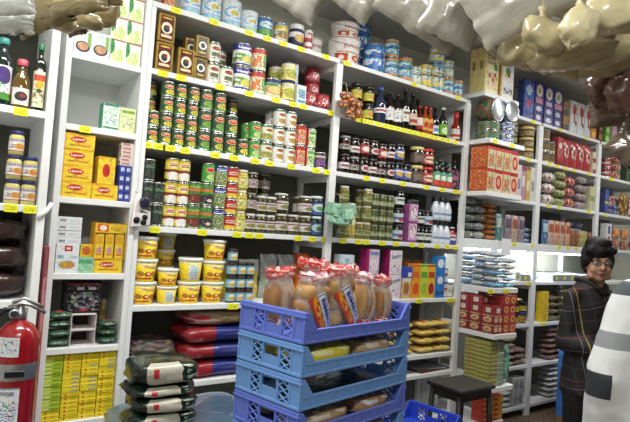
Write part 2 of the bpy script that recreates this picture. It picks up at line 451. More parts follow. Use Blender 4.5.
def box(name, desc, w, d, h, base, layers, side=None, slay=None, cat='box', txt=None, top=None, b=.0015, lid=None):
    bz = .08 if 'thin' in desc else .3
    m = pmat('print '+desc, base, layers, .42, busy=bz); s = pmat('side '+desc, side or base, slay or [], .45, busy=bz)
    mb = MB(); mb.box(-w/2, w/2, -d/2, d/2, 0, h, m, s, mat('top '+(top or side or base), top or side or base, .5), b, back=m)
    for t in (txt or []): put_text(mb, t[0], mat('ink '+t[1], t[1], .5), t[2], t[3], t[4], h*t[5], y=-d/2, tilt=t[6] if len(t) > 6 else 0)
    P = [(name, mb.build(name))]
    return Kind(name, cat, desc, w, d, h, P)

def bag(name, desc, w, d, h, base, layers, lying=True, seed=0, cat='bag', rough=.3, wr=.012, bump=.35, n=12, back=None):
    m = pmat('print '+desc, base, layers, rough, coat=.3, bump=bump, bscale=25); mb = MB()
    bk = mat('plain '+(back or base), back or base, rough, coat=.3, bump=bump, bscale=25) if back else None
    if lying: mb.pillow(w, d, h*.94, m, seed, n, n, wr, 3., True, back=bk)
    else: mb.pillow(w, h, d, m, seed, n, n, wr, 2.6, False, back=bk)
    return Kind(name, cat, desc, w, d, h, [(name, mb.build(name))])

# constants: metres per pixel on the shelf fronts
GREEN = '#1f4a26'
def dm(desc, w, h, fruit, base='#1b4425', stripe='#2f7a35'):
    return can('vegetable_can', desc, w, h, base, [('r', 0, 1, .0, .1, stripe), ('e', .62, .26, .3, .2, fruit), ('n', 9, .56, .3, .9, .06, .42, stripe), ('e', .5, .68, .27, .15, '#f0d9a0'), ('e', .5, .68, .24, .12, '#c7202b')], [('Del Monte', '#fbe9a8', w*.36, .008, 0, .68)])
k_veg = [dm('small green vegetable can', .076, .0905, '#d8c23a'), dm('small green sweetcorn can', .076, .0905, '#e9cf3f', '#204d2a')]
k_vegL = [dm('tall green bean can', .087, .1215, '#7fa23c', '#1d4a2b', '#3c8a45'), dm('tall green vegetable can', .087, .1215, '#c8c04a')]
k_corn = dm('green corn can', .084, .110, '#efd84c')
k_lite = dm('bright green pea can', .080, .118, '#c9d58a', '#3f9a37', '#78bb55')
def tin_oil():
    w, d, h = .10, .055, .163; G = mat('gold tin', '#b2974a', .3, .75)
    f = pmat('oil tin print', '#9b7f35', [('r', .08, .92, .05, .95, '#5d1a1c'), ('r', .2, .8, .84, .9, '#d8b94e'), ('e', .5, .5, .36, .22, '#e9e2c8'), ('e', .47, .47, .2, .14, '#26364a'), ('e', .56, .54, .12, .07, '#a8302c'), ('r', .15, .85, .14, .24, '#e5d7a6')], .3)
    b = MB(); b.box(-w/2, w/2, -d/2, d/2, 0, h, G, G, G, .004); p = MB(); p.box(-w/2+.006, w/2-.006, -d/2-.0012, -d/2, .006, h-.006, f, G, b=0)
    c = MB(); c.lathe([(.011, h, METAL), (.011, h+.006, METAL), (.009, h+.007, METAL)], 12, cx=-.02)
    return Kind('oil_tin', 'tin', 'gold oil tin with rooster picture', w, d, h+.0005, [('tin_body', b.build('tin_body')), ('printed_front', p.build('printed_front')), ('screw_cap', c.build('screw_cap'))])
k_oil = tin_oil()
k_oilS = Kind(k_oil.name, 'tin', 'small gold tin with dark picture', .08, .05, .132, None)
def tin_small():
    w, d, h = .080, .05, .130; G = mat('gold tin', '#b2974a', .3, .75)
    f = pmat('small tin print', '#8d7233', [('r', .1, .9, .06, .94, '#3a2a22'), ('e', .5, .55, .36, .2, '#e8e4da'), ('e', .5, .55, .2, .13, '#313a48'), ('r', .2, .8, .15, .25, '#c9b15a')], .3)
    b = MB(); b.box(-w/2, w/2, -d/2, d/2, 0, h, G, G, G, .004); p = MB(); p.box(-w/2+.005, w/2-.005, -d/2-.0012, -d/2, .005, h-.005, f, G, b=0)
    return [('tin_body', b.build('tin_body')), ('printed_front', p.build('printed_front'))]
k_oilS.parts = tin_small()
k_cream = can('coffee_can', 'cream can with brown picture', .092, .125, '#e8e6da', [('e', .5, .72, .2, .12, '#9b3a22'), ('r', .3, .7, .25, .5, '#5c6b4a'), ('t', 6, .55, .25, .75, .1, .24, '#8a8d86'), ('r', 0, 1, .93, 1, '#7d9b6a')])
k_milk = can('milk_can', 'purple-banded green milk can', .12, .148, '#e9ebe4', [('r', 0, 1, .72, 1, '#3b3a96'), ('t', 4, .5, .2, .8, .78, .93, '#f4f4f8'), ('n', 6, .5, 0, 1, .1, .55, '#6a9a3f'), ('e', .6, .3, .25, .18, '#d8d36a'), ('r', 0, 1, 0, .07, '#3b3a96')])
k_choc = can('oats_can', 'orange and green drink can', .105, .148, '#dfe3c8', [('r', 0, 1, .78, 1, '#c4432f'), ('r', .1, .5, .1, .74, '#d8823a'), ('r', .55, .95, .1, .74, '#68a84a'), ('n', 7, .56, 0, 1, .1, .7, '#f1efdd')])
k_bean = can('soup_can', 'navy soup can with bowl picture', .125, .128, '#e7e0c2', [('r', 0, 1, .8, 1, '#29366f'), ('e', .5, .38, .36, .3, '#c9a15a'), ('e', .5, .38, .28, .22, '#e6cd8b'), ('r', .1, .6, .62, .78, '#3f8a5a')])
k_ylid = can('powder_can', 'yellow powder can with navy lid', .10, .13, '#e9df86', [('e', .5, .4, .3, .3, '#b9b54a'), ('r', .1, .9, .72, .92, '#d9d9c0'), ('n', 7, .57, 0, 1, .1, .6, '#7d8b3a')], lid=mat('lid #2a2f74', '#2a2f74'), rim=mat('lid #2a2f74', '#2a2f74'))
k_silver = box('drink_mix_box', 'silver and blue drink box', .09, .05, .10, '#cfd6da', [('r', .1, .9, .2, .75, '#7f9fc0'), ('n', 6, .5, .1, .9, .2, .75, '#e8eef0')])
k_blueb = box('sachet_box', 'white and blue sachet box', .07, .05, .125, '#dfe7ea', [('r', .12, .88, .3, .8, '#9dbdd4'), ('t', 6, .5, .15, .85, .35, .75, '#4f7ba5'), ('r', .1, .9, .05, .2, '#5f93bd')])
k_red = can('coffee_can', 'red coffee can with white lettering', .112, .105, '#a51d2e', [('r', 0, 1, 0, .12, '#5d0f1c'), ('n', 5, .58, .1, .9, .2, .45, '#efdfdc')], [('Café', '#f4ece8', .05, .034, 0, .55)], rim=mat('lid #8d1526', '#8d1526', .4))
# top shelf
def formula(desc, w, h, a, b_):
    return can('milk_powder_can', desc, w, h, '#dfe8ec', [('r', 0, 1, .0, .2, a), ('e', .5, .52, .38, .26, b_), ('e', .5, .52, .28, .18, '#eef2f1'), ('n', 6, .55, .1, .9, .2, .8, '#c9dbe6'), ('e', .5, .5, .14, .1, '#d6b84e')], lid=mat('lid #e6ecef', '#e6ecef'), rim=mat('lid #e6ecef', '#e6ecef'))
k_f1 = formula('pale blue milk powder can', .125, .165, '#9cc4dd', '#86b6dc')
k_f2 = formula('white milk powder can with rainbow', .115, .135, '#a7cfc8', '#b7c6ea')
k_bluegreen = can('milk_powder_can', 'blue and green milk powder can', .105, .13, '#3f86b5', [('r', 0, 1, 0, .35, '#5da04a'), ('e', .5, .62, .36, .2, '#dfeef2'), ('t', 5, .5, .2, .8, .55, .7, '#2a67a8'), ('r', 0, 1, .9, 1, '#2b6ba0')], lid=mat('lid #d7e38a', '#d7e38a'))
k_ytop = can('milk_powder_can', 'white can with yellow top band', .095, .125, '#e9e2c4', [('r', 0, 1, .68, .9, '#dfc93a'), ('e', .5, .35, .26, .26, '#b5783c'), ('n', 6, .57, 0, 1, .1, .55, '#6f8a4a'), ('r', 0, 1, .9, 1, '#7fa9c8')])
k_navy = jar('malt_drink_jar', 'navy and white drink tub', .105, .155, '#2c3154', '#e8e8ea', '#e9e9ee', [('r', 0, 1, 0, .5, '#232a4e'), ('e', .5, .45, .25, .28, '#d9b36a'), ('r', 0, 1, .86, 1, '#232a4e')], .22, (.1, .72), .92)
k_whred = can('drink_can', 'slim white and red can', .06, .14, '#ece4e2', [('r', 0, 1, .35, .6, '#b3322e'), ('r', 0, 1, .0, .12, '#b3322e'), ('n', 6, .55, 0, 1, .6, .9, '#b3322e')])
def bucket(desc, w, h, sc, name='plastic_bucket', txt='JUGO'):
    r = w/2; Wp = mat('white bucket plastic', '#eceae6', .35); Or = mat('orange rim', '#b5472a', .4)
    p = pmat('bucket print '+desc, '#eceae6', [('r', .12, .40, .12, .42, '#c4532c'), ('e', .26, .24, .06, .1, '#f0e6dc'), ('e', .62, .27, .13, .13, '#b93b2c'), ('e', .62, .27, .08, .07, '#e9c6a0'), ('e', .82, .3, .09, .11, '#c9713a'), ('r', .16, .84, .46, .5, '#c55a3a'), ('t', 7, .55, .1, .9, .08, .12, '#9c4a3a')], .35)
    b = MB(); b.lathe([(r*.84, 0, p), (r*.86, .004, p), (r*.965, h*.86, p), (r*.97, h*.88, Wp), (r, h*.885, Wp), (r, h*.9, Or), (r, h*.925, Or)], 28, 2, v01=(0, h*.86))
    put_text(b, txt, mat('ink red print', '#b3352a', .5), w*.62, h*.16, 0, h*.62, r=r*.935, rk=0.0)
    l = MB(); l.lathe([(r*1.01, h*.925, Wp), (r*1.01, h*.955, Wp), (r*.95, h*.965, Wp), (r*.93, h*.952, Wp), (0.001, h*.952, Wp)], 28, capt=False)
    hd = MB(); hd.tube([(r*1.02*cos(a), -r*1.02*sin(a)*.9-.004, h*.86-abs(sin(a))*h*.22) for a in [pi*i/14 for i in range(15)]], .0022, METAL, 6)
    return Kind(name, 'bucket', desc, w*1.03, w*1.03, h*.966, [('bucket_body', b.build('bucket_body')), ('lid', l.build('lid')), ('wire_handle', hd.build('wire_handle'))])
k_bucket = bucket('large white bucket with red lettering', .25, .205, 1)
k_bucketS = bucket('short white tub with orange pictures', .215, .115, 1, 'plastic_tub', 'FRUTA')
k_bucketB = bucket('red and white bucket', .15, .18, 1)
# third level of the wide bay
k_creamv = can('soup_can', 'cream soup can with bowl picture', .092, .116, '#e7e4c9', [('e', .5, .3, .38, .2, '#b9a35a'), ('n', 9, .52, .1, .9, .1, .5, '#7d8f45'), ('e', .55, .72, .2, .1, '#a8542c'), ('r', 0, 1, .92, 1, '#3f8a5c'), ('r', 0, 1, 0, .06, '#3f8a5c')])
k_whitev = can('soup_can', 'white soup can with small picture', .086, .116, '#e9e9e2', [('e', .6, .3, .28, .18, '#c29a4a'), ('e', .55, .72, .22, .11, '#a85a2e'), ('n', 9, .58, .2, .9, .1, .45, '#8a7a45'), ('r', 0, 1, .94, 1, '#3f8a5c')])
k_orange = can('bean_can', 'orange and red bean can', .084, .138, '#d9a07a', [('r', 0, 1, .8, 1, '#b5342a'), ('n', 10, .5, 0, 1, .1, .72, '#b5603c'), ('n', 8, .6, 0, 1, .1, .75, '#efe0cc'), ('r', 0, .08, 0, 1, '#b5342a')], rep=3)
k_redgr = can('bean_can', 'green can with red side band', .080, .132, '#d5ddb4', [('r', .0, .2, 0, 1, '#c1272d'), ('n', 8, .5, .2, 1, .1, .6, '#4d9a46'), ('r', .25, .95, .72, .9, '#5fae57')])
k_purple = can('bean_can', 'dark can with purple bean picture', .10, .115, '#2b2634', [('e', .5, .38, .38, .26, '#a2384a'), ('n', 8, .5, .1, .9, .1, .6, '#4a58a8'), ('r', .1, .9, .7, .88, '#b9b2a2')])
k_disc = can('sauce_can', 'silver can seen end on', .085, .05, '#d8dcdc', [], parts=False)
k_syr = bottle('syrup_bottle', 'dark syrup bottle', .065, .165, '#1c1512', '#1b1b1e', '#8f8a86', [('t', 5, .5, .1, .9, .1, .9, '#46423f')], lab=(.2, .5))
# fourth level
k_dark = can('dark_bean_can', 'dark green bean can', .076, .124, '#1d2a27', [('n', 5, .55, .1, .9, .2, .8, '#33453c'), ('r', .25, .75, .6, .75, '#4f6a56')])
k_yel = can('fruit_can', 'yellow fruit can with white scoop', .078, .132, '#e4d24a', [('r', 0, 1, .9, 1, '#c7b63c'), ('e', .5, .72, .3, .14, '#eee6c8'), ('r', .25, .75, .66, .72, '#b3302c'), ('r', .3, .7, .75, .8, '#c43a30'), ('r', 0, 1, .34, .5, '#7d2a35'), ('e', .5, .18, .34, .2, '#e9e7e2'), ('n', 8, .6, 0, 1, .36, .5, '#b54a3a')])
k_brown = can('bean_can', 'green can with red beans', .086, .138, '#3f7a34', [('e', .5, .25, .4, .24, '#5c2420'), ('n', 12, .5, .12, .88, .08, .42, '#8a3b30'), ('r', .1, .9, .62, .74, '#d4632e'), ('r', .15, .85, .78, .88, '#8fb84a')])
k_black = can('bean_can', 'green can with black beans', .086, .138, '#478a38', [('e', .5, .27, .4, .25, '#26202a'), ('n', 12, .55, .12, .88, .08, .45, '#514a58'), ('e', .55, .2, .14, .08, '#d8cbb0'), ('r', .1, .9, .64, .76, '#d9682f')])
k_peas = can('pea_can', 'bright green pea can', .078, .12, '#2f7d34', [('r', 0, 1, 0, .35, '#d9dcc0'), ('n', 10, .5, 0, 1, .03, .33, '#a33f2c'), ('r', .1, .9, .6, .8, '#56a84a')])
k_mixb = can('mixed_bean_can', 'blue topped mixed bean can', .088, .13, '#c9c9b0', [('n', 11, .45, 0, 1, 0, .75, '#5f8a4a'), ('n', 12, .58, 0, 1, 0, .75, '#a5583c'), ('r', 0, 1, .76, 1, '#27419c'), ('t', 4, .5, .2, .8, .8, .94, '#e9ecf2')])
k_ry = can('tomato_can', 'red and yellow tomato can', .080, .098, '#b8211f', [('r', 0, 1, 0, .3, '#e7c53a'), ('r', .2, .8, .5, .72, '#efe3c9'), ('r', .25, .75, .56, .66, '#b8211f')])
k_yj = jar('pepper_jar', 'yellow pepper jar', .074, .128, '#c9ba4a', '#d9d6c2', '#ddd47c', [('r', .1, .9, .3, .7, '#efe9b4'), ('n', 6, .55, .1, .9, .1, .9, '#a3a23e')], .12, (.12, .7))
k_oj = jar('olive_jar', 'olive jar with white label', .080, .118, '#4a4426', '#d5d3cc', '#d9d2cf', [('r', .0, .08, 0, 1, '#8a7a7a'), ('e', .5, .35, .3, .25, '#8f8a4a'), ('r', .15, .85, .7, .85, '#7d4a55')], .13, (.2, .66))
k_oJ = jar('olive_jar', 'large olive jar with white label', .102, .134, '#4d4628', '#cfcdc6', '#dcd6d2', [('e', .6, .35, .26, .25, '#8a8a4c'), ('r', .12, .7, .66, .8, '#8d4250'), ('t', 5, .56, .1, .9, .1, .3, '#77706d')], .11, (.2, .62))
k_oT = jar('olive_jar', 'tall dark olive jar', .078, .13, '#3c3420', '#8d8a80', '#c7c0bb', [('n', 6, .5, .1, .9, .1, .9, '#8a6a6a')], .1, (.25, .65))
k_bj = jar('pickle_jar', 'dark jar with blue label', .096, .138, '#1e3328', '#d9e2e4', '#2a5f9c', [('e', .5, .55, .36, .32, '#cfe0e4'), ('e', .55, .5, .2, .2, '#5f9a5a'), ('r', 0, 1, .85, 1, '#29437a')], .13, (.08, .7))
# fifth level: yellow tubs
def tub(desc, w, h, bar=False):
    r = w/2; Wl = mat('tub lid white', '#eef0ee', .4)
    ly = [('r', 0, 1, .05, .12, '#e0b62b'), ('r', 0, 1, .86, .97, '#efe49a')]
    if bar: ly += [('r', .34, .66, .1, .8, '#c9d2da'), ('s', 1, 14, .5, .38, .62, .15, .75, '#8f9aa6')]
    else: ly += [('t', 3, .56, .3, .98, .62, .82, '#c88a8e'), ('e', .28, .4, .11, .13, '#b5762a'), ('e', .5, .38, .1, .12, '#c0392b'), ('e', .52, .4, .05, .06, '#f0dca0'), ('e', .72, .4, .12, .14, '#b5762a'), ('t', 4, .5, .1, .9, .12, .26, '#c24a3a')]
    p = pmat('tub print '+desc, '#efd531', ly, .4)
    b = MB(); b.lathe([(r*.74, 0, p), (r*.77, .004, p), (r*.93, h*.88, p)], 24, 2, v01=(0, h*.88))
    if not bar: put_text(b, 'Primor', mat('ink pink', '#b96f86', .5), w*.5, h*.15, w*.1, h*.66, r=r*.885, rk=0)
    l = MB(); l.lathe([(r*.95, h*.86, Wl), (r, h*.88, Wl), (r, h*.965, Wl), (r*.95, h, Wl), (r*.9, h-.005, Wl), (.001, h-.005, Wl)], 26, capt=False)
    return Kind('margarine_tub', 'tub', desc, w, w, h, [('tub_body', b.build('tub_body')), ('lid', l.build('lid'))])
k_tub = tub('large yellow margarine tub', .145, .126); k_tubS = tub('small yellow margarine tub', .125, .100); k_tubB = tub('large yellow tub showing its barcode', .150, .140, True)
k_tubSb = tub('small yellow tub showing its barcode', .125, .100, True)
k_baby = jar('baby_food_jar', 'small baby food jar', .062, .082, '#5c4638', '#3a3230', '#8fc1d0', [('e', .5, .6, .24, .26, '#e9e3d2'), ('e', .55, .3, .3, .2, '#d9b45a'), ('r', 0, 1, .85, 1, '#4f9ab4')], .16, (.14, .76), .9)
# middle bay
def bl(desc, base='#2f78b8', a='#57a04a', b_='#e3b43a', w=.115, h=.155):
    return can('milk_powder_can', desc, w, h, base, [('n', 5, .52, 0, 1, .2, .8, '#dfe9f0'), ('n', 6, .6, 0, 1, .3, .9, a), ('r', 0, 1, .0, .12, b_), ('r', 0, 1, .9, 1, b_), ('t', 4, .5, .15, .85, .5, .68, '#2b3f96')], parts=True)
k_b1 = bl('blue milk powder can', '#2c76bd', '#4d93cc', '#2a6cb0', .17, .215); k_b2 = bl('orange banded milk powder can', '#4a9bc4', '#6cb24e', '#dd8b33', .118, .145)
k_b2x = bl('tall orange banded milk powder can', '#4a9bc4', '#6cb24e', '#dd8b33', .125, .185); k_b5s = bl('blue and yellow milk can', '#e4d565', '#3f93c4', '#5aa6cc', .135, .16)
k_b3 = bl('yellow milk powder can', '#e0cf4a', '#4da3cc', '#dcc63c', .13, .19); k_b4 = bl('small green and white milk can', '#dfe6cf', '#58a43f', '#cfdac0', .105, .145)
k_b5 = bl('large blue and yellow milk can', '#e4d565', '#3f93c4', '#5aa6cc', .145, .225)
k_orange2 = can('milk_powder_can', 'plain orange can', .12, .21, '#b8642c', [('r', 0, 1, .8, 1, '#8d4a24')])
k_pick = jar('pickle_jar', 'dark jar with yellow label', .085, .128, '#1d1a14', '#1a1612', '#c9b23a', [('e', .5, .5, .36, .3, '#8fb04a'), ('e', .5, .5, .22, .2, '#d98a2c'), ('r', 0, 1, .85, 1, '#26402a')], .2, (.12, .66), .95)
BP = [(.9, 0), (1, .03), (1, .52), (.85, .62), (.5, .72), (.36, .78), (.36, .93)]
k_soda = bottle('syrup_bottle', 'dark blue syrup bottle', .10, .28, '#28304a', '#3b58a0', '#dfe3ea', [('r', .1, .9, .3, .7, '#b5383c')], BP, (.28, .42))
k_vin = bottle('vinegar_bottle', 'dark bottle with white label', .078, .265, '#1c1413', '#23231f', '#e4e2dc', [('t', 5, .55, .1, .9, .2, .8, '#6f7f9a')], BP, (.16, .5))
k_vin2 = bottle('wine_bottle', 'tall black bottle with white label', .085, .325, '#141112', '#2a2622', '#e0dfd8', [('r', .2, .8, .6, .8, '#6f4a4a'), ('t', 5, .56, .1, .9, .1, .5, '#88857c')], BP, (.18, .48))
k_vin3 = bottle('sauce_bottle', 'black bottle with pale red label', .082, .305, '#15110f', '#1c1c1c', '#d4b9a4', [('r', .1, .9, .2, .5, '#9a3b30')], BP, (.15, .45))
k_hot = bottle('hot_sauce_bottle', 'small red sauce bottle', .06, .215, '#5a1512', '#a8221f', '#dcd3cb', [('r', 0, 1, 0, .3, '#a8221f')], BP, (.14, .55))
k_hot2 = bottle('hot_sauce_bottle', 'small orange sauce bottle', .056, .225, '#a1431c', '#c2321f', '#d9b14a', [('r', .2, .8, .2, .7, '#b3281f')], BP, (.14, .55))
k_ket = bottle('sauce_bottle', 'black sauce bottle with white foot', .074, .245, '#17171b', '#17171b', '#d9dfe0', [('r', .2, .8, .3, .7, '#5f86b0')], BP, (.08, .36))
k_grn = bottle('sauce_bottle', 'dark bottle with green label', .086, .26, '#1e241a', '#c9c9bd', '#6fae2f', [('e', .5, .4, .3, .3, '#d9e6b0')], BP, (.1, .45))
k_thin = bottle('oil_bottle', 'slim dark oil bottle', .062, .275, '#3f3518', '#c9b04f', '#b5b070', [('t', 4, .5, .1, .9, .1, .9, '#4c4a2a')], BP, (.1, .5))
k_redb = bottle('hot_sauce_bottle', 'red capped sauce bottle', .076, .25, '#8d2018', '#b0301f', '#d9cfc2', [('r', 0, 1, .2, .45, '#b0301f')], [(.9, 0), (1, .03), (1, .5), (.7, .6), (.55, .66), (.5, .8)], (.08, .42), capf=.22)
k_j1 = jar('jam_jar', 'dark jam jar with white label', .088, .138, '#1f1513', '#23201f', '#dcd8d6', [('r', .2, .8, .35, .65, '#8d3a44'), ('t', 6, .56, .1, .9, .1, .3, '#807a78')], .16, (.22, .55), .93)
k_j1b = jar('jam_jar', 'dark jam jar with small round label', .088, .138, '#231814', '#2b2523', '#241a18', [('e', .5, .5, .3, .42, '#d9d2cc'), ('e', .5, .5, .2, .25, '#a83a4a')], .16, (.2, .6), .93)
k_j1c = jar('jam_jar', 'dark jar with grey lid and pale label', .086, .128, '#1a1514', '#8a8a86', '#b9b4ac', [('n', 6, .52, .1, .9, .1, .9, '#4a3a3f'), ('r', 0, 1, .8, 1, '#6d2a33')], .14, (.25, .6), .93)
k_j2 = jar('jam_jar', 'dark jam jar with blue label', .092, .145, '#241a1c', '#1f1d22', '#3456a0', [('e', .5, .5, .3, .3, '#c9a04a'), ('r', 0, 1, .7, .85, '#dfe4ea')], .16, (.15, .66), .93)
k_j3 = jar('sauce_jar', 'red labelled sauce jar', .086, .135, '#4a1715', '#2a2322', '#a8322f', [('e', .5, .5, .3, .3, '#e0d3ca')], .15, (.2, .66), .93)
k_j4 = jar('mole_jar', 'brown jar with yellow lid', .115, .15, '#3c2a20', '#c9bd7a', '#574236', [('r', .15, .85, .2, .7, '#6f625a')], .18, (.15, .66), .95)
k_j5 = jar('coffee_jar', 'brown jar with red lid', .118, .15, '#452419', '#b3261f', '#b3302a', [('e', .5, .45, .34, .34, '#e0cdb6'), ('r', .2, .8, .4, .55, '#8c241f')], .18, (.15, .7), .95)
k_sb = bottle('dressing_bottle', 'small green labelled bottle', .074, .21, '#2c2a20', '#3a7a55', '#5fae8a', [('r', .1, .9, 0, .4, '#c64a36'), ('e', .5, .6, .3, .2, '#e3e9d9')], BP, (.06, .6))
k_pk = bottle('dressing_bottle', 'dark bottle with pink flowers', .085, .25, '#241a20', '#2a2026', '#a8607a', [('n', 5, .5, 0, 1, 0, 1, '#3a2a33')], BP, (.05, .66))
k_o1 = jar('olive_jar', 'green olive jar', .074, .124, '#8a8348', '#c9c7b4', '#b9bd96', [('e', .5, .5, .3, .3, '#7d8a3c'), ('r', .1, .9, .7, .85, '#49613a')], .13, (.25, .52))
k_o2 = jar('asparagus_jar', 'tall yellow asparagus jar', .070, .255, '#b9a94c', '#d8d6b8', '#d9cf7f', [('n', 7, .5, 0, 1, 0, 1, '#b59a3f'), ('r', .2, .8, .4, .6, '#eee8c8')], .08, (.1, .85))
k_o3 = jar('caper_jar', 'slim green caper jar', .066, .115, '#5a5f36', '#7a8467', '#a5ad88', [('r', .1, .9, .3, .6, '#e3e2d0'), ('n', 6, .55, 0, 1, 0, 1, '#5f6b3c')], .14, (.25, .55))
k_o4 = jar('sauce_jar', 'dark sauce jar with blue label', .088, .13, '#27201e', '#2d2a33', '#c5d3da', [('r', 0, 1, .3, .6, '#4b7fb0'), ('e', .5, .3, .2, .2, '#b03a3a')], .15, (.15, .68))
k_o5 = jar('sauce_jar', 'black jar with white label', .09, .132, '#15161a', '#15161a', '#d3d8d3', [('r', .15, .85, .5, .75, '#3a5a4a')], .15, (.2, .62))
k_pkb = box('starch_box', 'purple and white flower box', .11, .06, .15, '#d9b6cf', [('r', 0, 1, 0, .12, '#8c3f7f'), ('r', 0, .1, 0, 1, '#8c3f7f'), ('e', .55, .5, .3, .3, '#efe6ea'), ('n', 7, .55, .1, 1, .1, .9, '#a9638f')], '#8c3f7f')
k_wb = bottle('sauce_bottle', 'white bottle with black cap', .072, .195, '#d3dbe4', '#20222a', '#dfe6ee', [('r', .15, .85, .3, .55, '#7f9cc0')], [(.9, 0), (1, .03), (1, .5), (.8, .62), (.5, .74), (.4, .8)], (.1, .5), capf=.2)
k_rb = bottle('ketchup_bottle', 'red and blue label bottle', .07, .15, '#a33636', '#e0e0e2', '#d6dbe6', [('r', 0, 1, 0, .35, '#2f4f9c'), ('r', 0, 1, .6, .8, '#b5302c')], [(.9, 0), (1, .03), (1, .6), (.6, .78), (.5, .84)], (.08, .58))
# ------------------------------------------------------------------ the room
FLOORM = pmat('floor terrazzo', '#6d5c4b', [('n', 60, .55, 0, 1, 0, 1, '#57483b'), ('n', 90, .6, 0, 1, 0, 1, '#8a7a66')], .6, busy=0)
WALLM = mat('wall paint', '#dcddd4', .8, mott=.08, bscale=4); CEILM = mat('ceiling paint', '#dcddd6', .85, mott=.08, bscale=3)
def slab(name, x0, x1, y0, y1, z0, z1, m):
    mb = MB(); mb.box(x0, x1, y0, y1, z0, z1, m, b=0); return structure(obj(name, mb))
X0, X1, YB, ZC = -.75, 8.2, 3.44, 3.31
fl = MB(); fl.v = [Vector(p) for p in ((X0, -3, 0), (X1, -3, 0), (X1, YB, 0), (X0, YB, 0), (X0, -3, -.1), (X1, -3, -.1), (X1, YB, -.1), (X0, YB, -.1))]
for q, uv in (((0, 1, 2, 3), 1), ((7, 6, 5, 4), 0), ((0, 4, 5, 1), 0), ((1, 5, 6, 2), 0), ((2, 6, 7, 3), 0), ((3, 7, 4, 0), 0)):
    fl.face(q, FLOORM, [(fl.v[i].x*.5+5, fl.v[i].y*.5+5) for i in q] if uv else None)
structure(obj('floor', fl))
slab('ceiling', X0, X1, -3, YB, ZC, ZC+.1, CEILM)
slab('wall_back', X0, X1, YB, YB+.1, 0, ZC, WALLM)
slab('wall_left', X0-.1, X0, -3, YB+.1, 0, ZC, WALLM)
slab('wall_right', X1, X1+.1, -3, YB+.1, 0, ZC, WALLM)

# ------------------------------------------------------------------ shelving
def unit(label, x0, x1, yf, depth, zs, ztop, tags, posts, th=.034, zbot=0., panel=None, sides=None, shy=None, back=True, tagrot=0, group=None, lx=None, val=None, ext=None):
    """posts: list of (x, width, front y, name); zs: shelf heights (of the front edge centre), tags: per shelf list of picture columns"""
    t = thing('shelving_unit', label, 'shelf', (x0, yf+depth, 0), 0, group)
    off = Vector((-x0, -(yf+depth), 0))
    def part(name, mb, par=t):
        for i in range(len(mb.v)): mb.v[i] = Vector(mb.v[i])+off
        return obj(name, mb, par)
    for (px_, w, y0, zb, zt) in posts:
        mb = MB()
        if px_ in OPEN:                     # slim post, rear post and a bracket under every shelf
            mb.box(px_-w/2, px_+w/2, y0, y0+.035, zb, zt, WHITE, b=.003); mb.box(px_-w/3, px_+w/3, yf+depth-.05, yf+depth-.013, zb, zt, WHITE, b=.003)
            for z in zs:
                if z-th < zt: mb.box(px_-.012, px_+.012, y0+.03, yf+depth-.04, z-th*.5-.045, z-th*.5-.001, WHITE, b=.002)
        else: mb.box(px_-w/2, px_+w/2, y0, yf+depth-.012, zb, zt, WHITE, b=.003)
        part('upright', mb)
    if back:
        mb = MB(); mb.box(x0, x1, yf+depth-.012, yf+depth, zbot+.04, ztop, panel or PANEL, b=.001); part('back_panel', mb)
    for i, z in enumerate(zs):
        y0 = yf if not shy or shy[i] is None else shy[i]
        a, b_ = (x0, x1) if not lx or lx[i] is None else lx[i]
        mb = MB(); mb.box(a+.0015, b_-.0015, y0, yf+depth-.013, z-th*.5, z+th*.45, WHITE, b=.003)
        if ext and ext[i]: mb.box(ext[i], a+.01, y0, 2.936, z-th*.5, z+th*.45, WHITE, b=.003)
        if val and val == i: mb.box(a+.0015, b_-.0015, y0-.001, y0+.016, z-.062, z+th*.45, WHITE, b=.003)
        s = part('shelf', mb)
        for px in (tags[i] if i < len(tags) else []):
            w, h = .058, .034
            if isinstance(px, tuple): px, w = px
            X = x_at(px, y0, z); tb = MB(); tb.box(X-w/2, X+w/2, y0-.004, y0-.0012, z-h*.6, z+h*.4, TAG, b=.0005)
            part('price_tag', tb, s)
    return t
ZA, ZB, ZCc, ZD, ZE, ZF = 2.81, 2.435, 2.024, 1.56, 1.122, .674
YM = 2.95
xm1 = on_y(49.5, 117, 2.6).x; xl0 = on_y(52.5, 200, 2.93).x; xa0 = .943; xm = 2.288; xb1 = 3.706
OPEN = {xm, xb1, 4.82, 5.98, 7.15}
xm0 = -.62; YF0 = 2.6
zM = [on_y(27, 112, YF0).z, on_y(20, 208, YF0).z, on_y(15, 304.5, YF0).z]
unit('white shelving at the far left holding oil bottles and mayonnaise jars', xm0, xm1+.02, YF0, .4, [zM[0]+.5]+zM+[.66, .12], zM[0]+.52,
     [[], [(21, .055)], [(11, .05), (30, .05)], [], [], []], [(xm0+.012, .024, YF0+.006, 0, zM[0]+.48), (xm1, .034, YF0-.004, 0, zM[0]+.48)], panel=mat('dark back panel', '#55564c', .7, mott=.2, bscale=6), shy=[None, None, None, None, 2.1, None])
zL = [2.418, 2.052, 1.682, 1.298, .922, .548, .15]
unit('narrow white cabinet of tea boxes between the two wider shelvings', xl0, xa0, 2.93, .42, zL, 3.05,
     [[], [(85, .055)], [], [], [], [], []], [(xl0+.016, .032, 2.925, 0, 3.05), (xa0-.017, .030, 2.925, 0, 3.05)], panel=mat('white back panel', '#f1f3ef', .6, mott=.05, bscale=6))
zAs = [ZA, ZB, ZCc, ZD, ZE, ZF, .16]
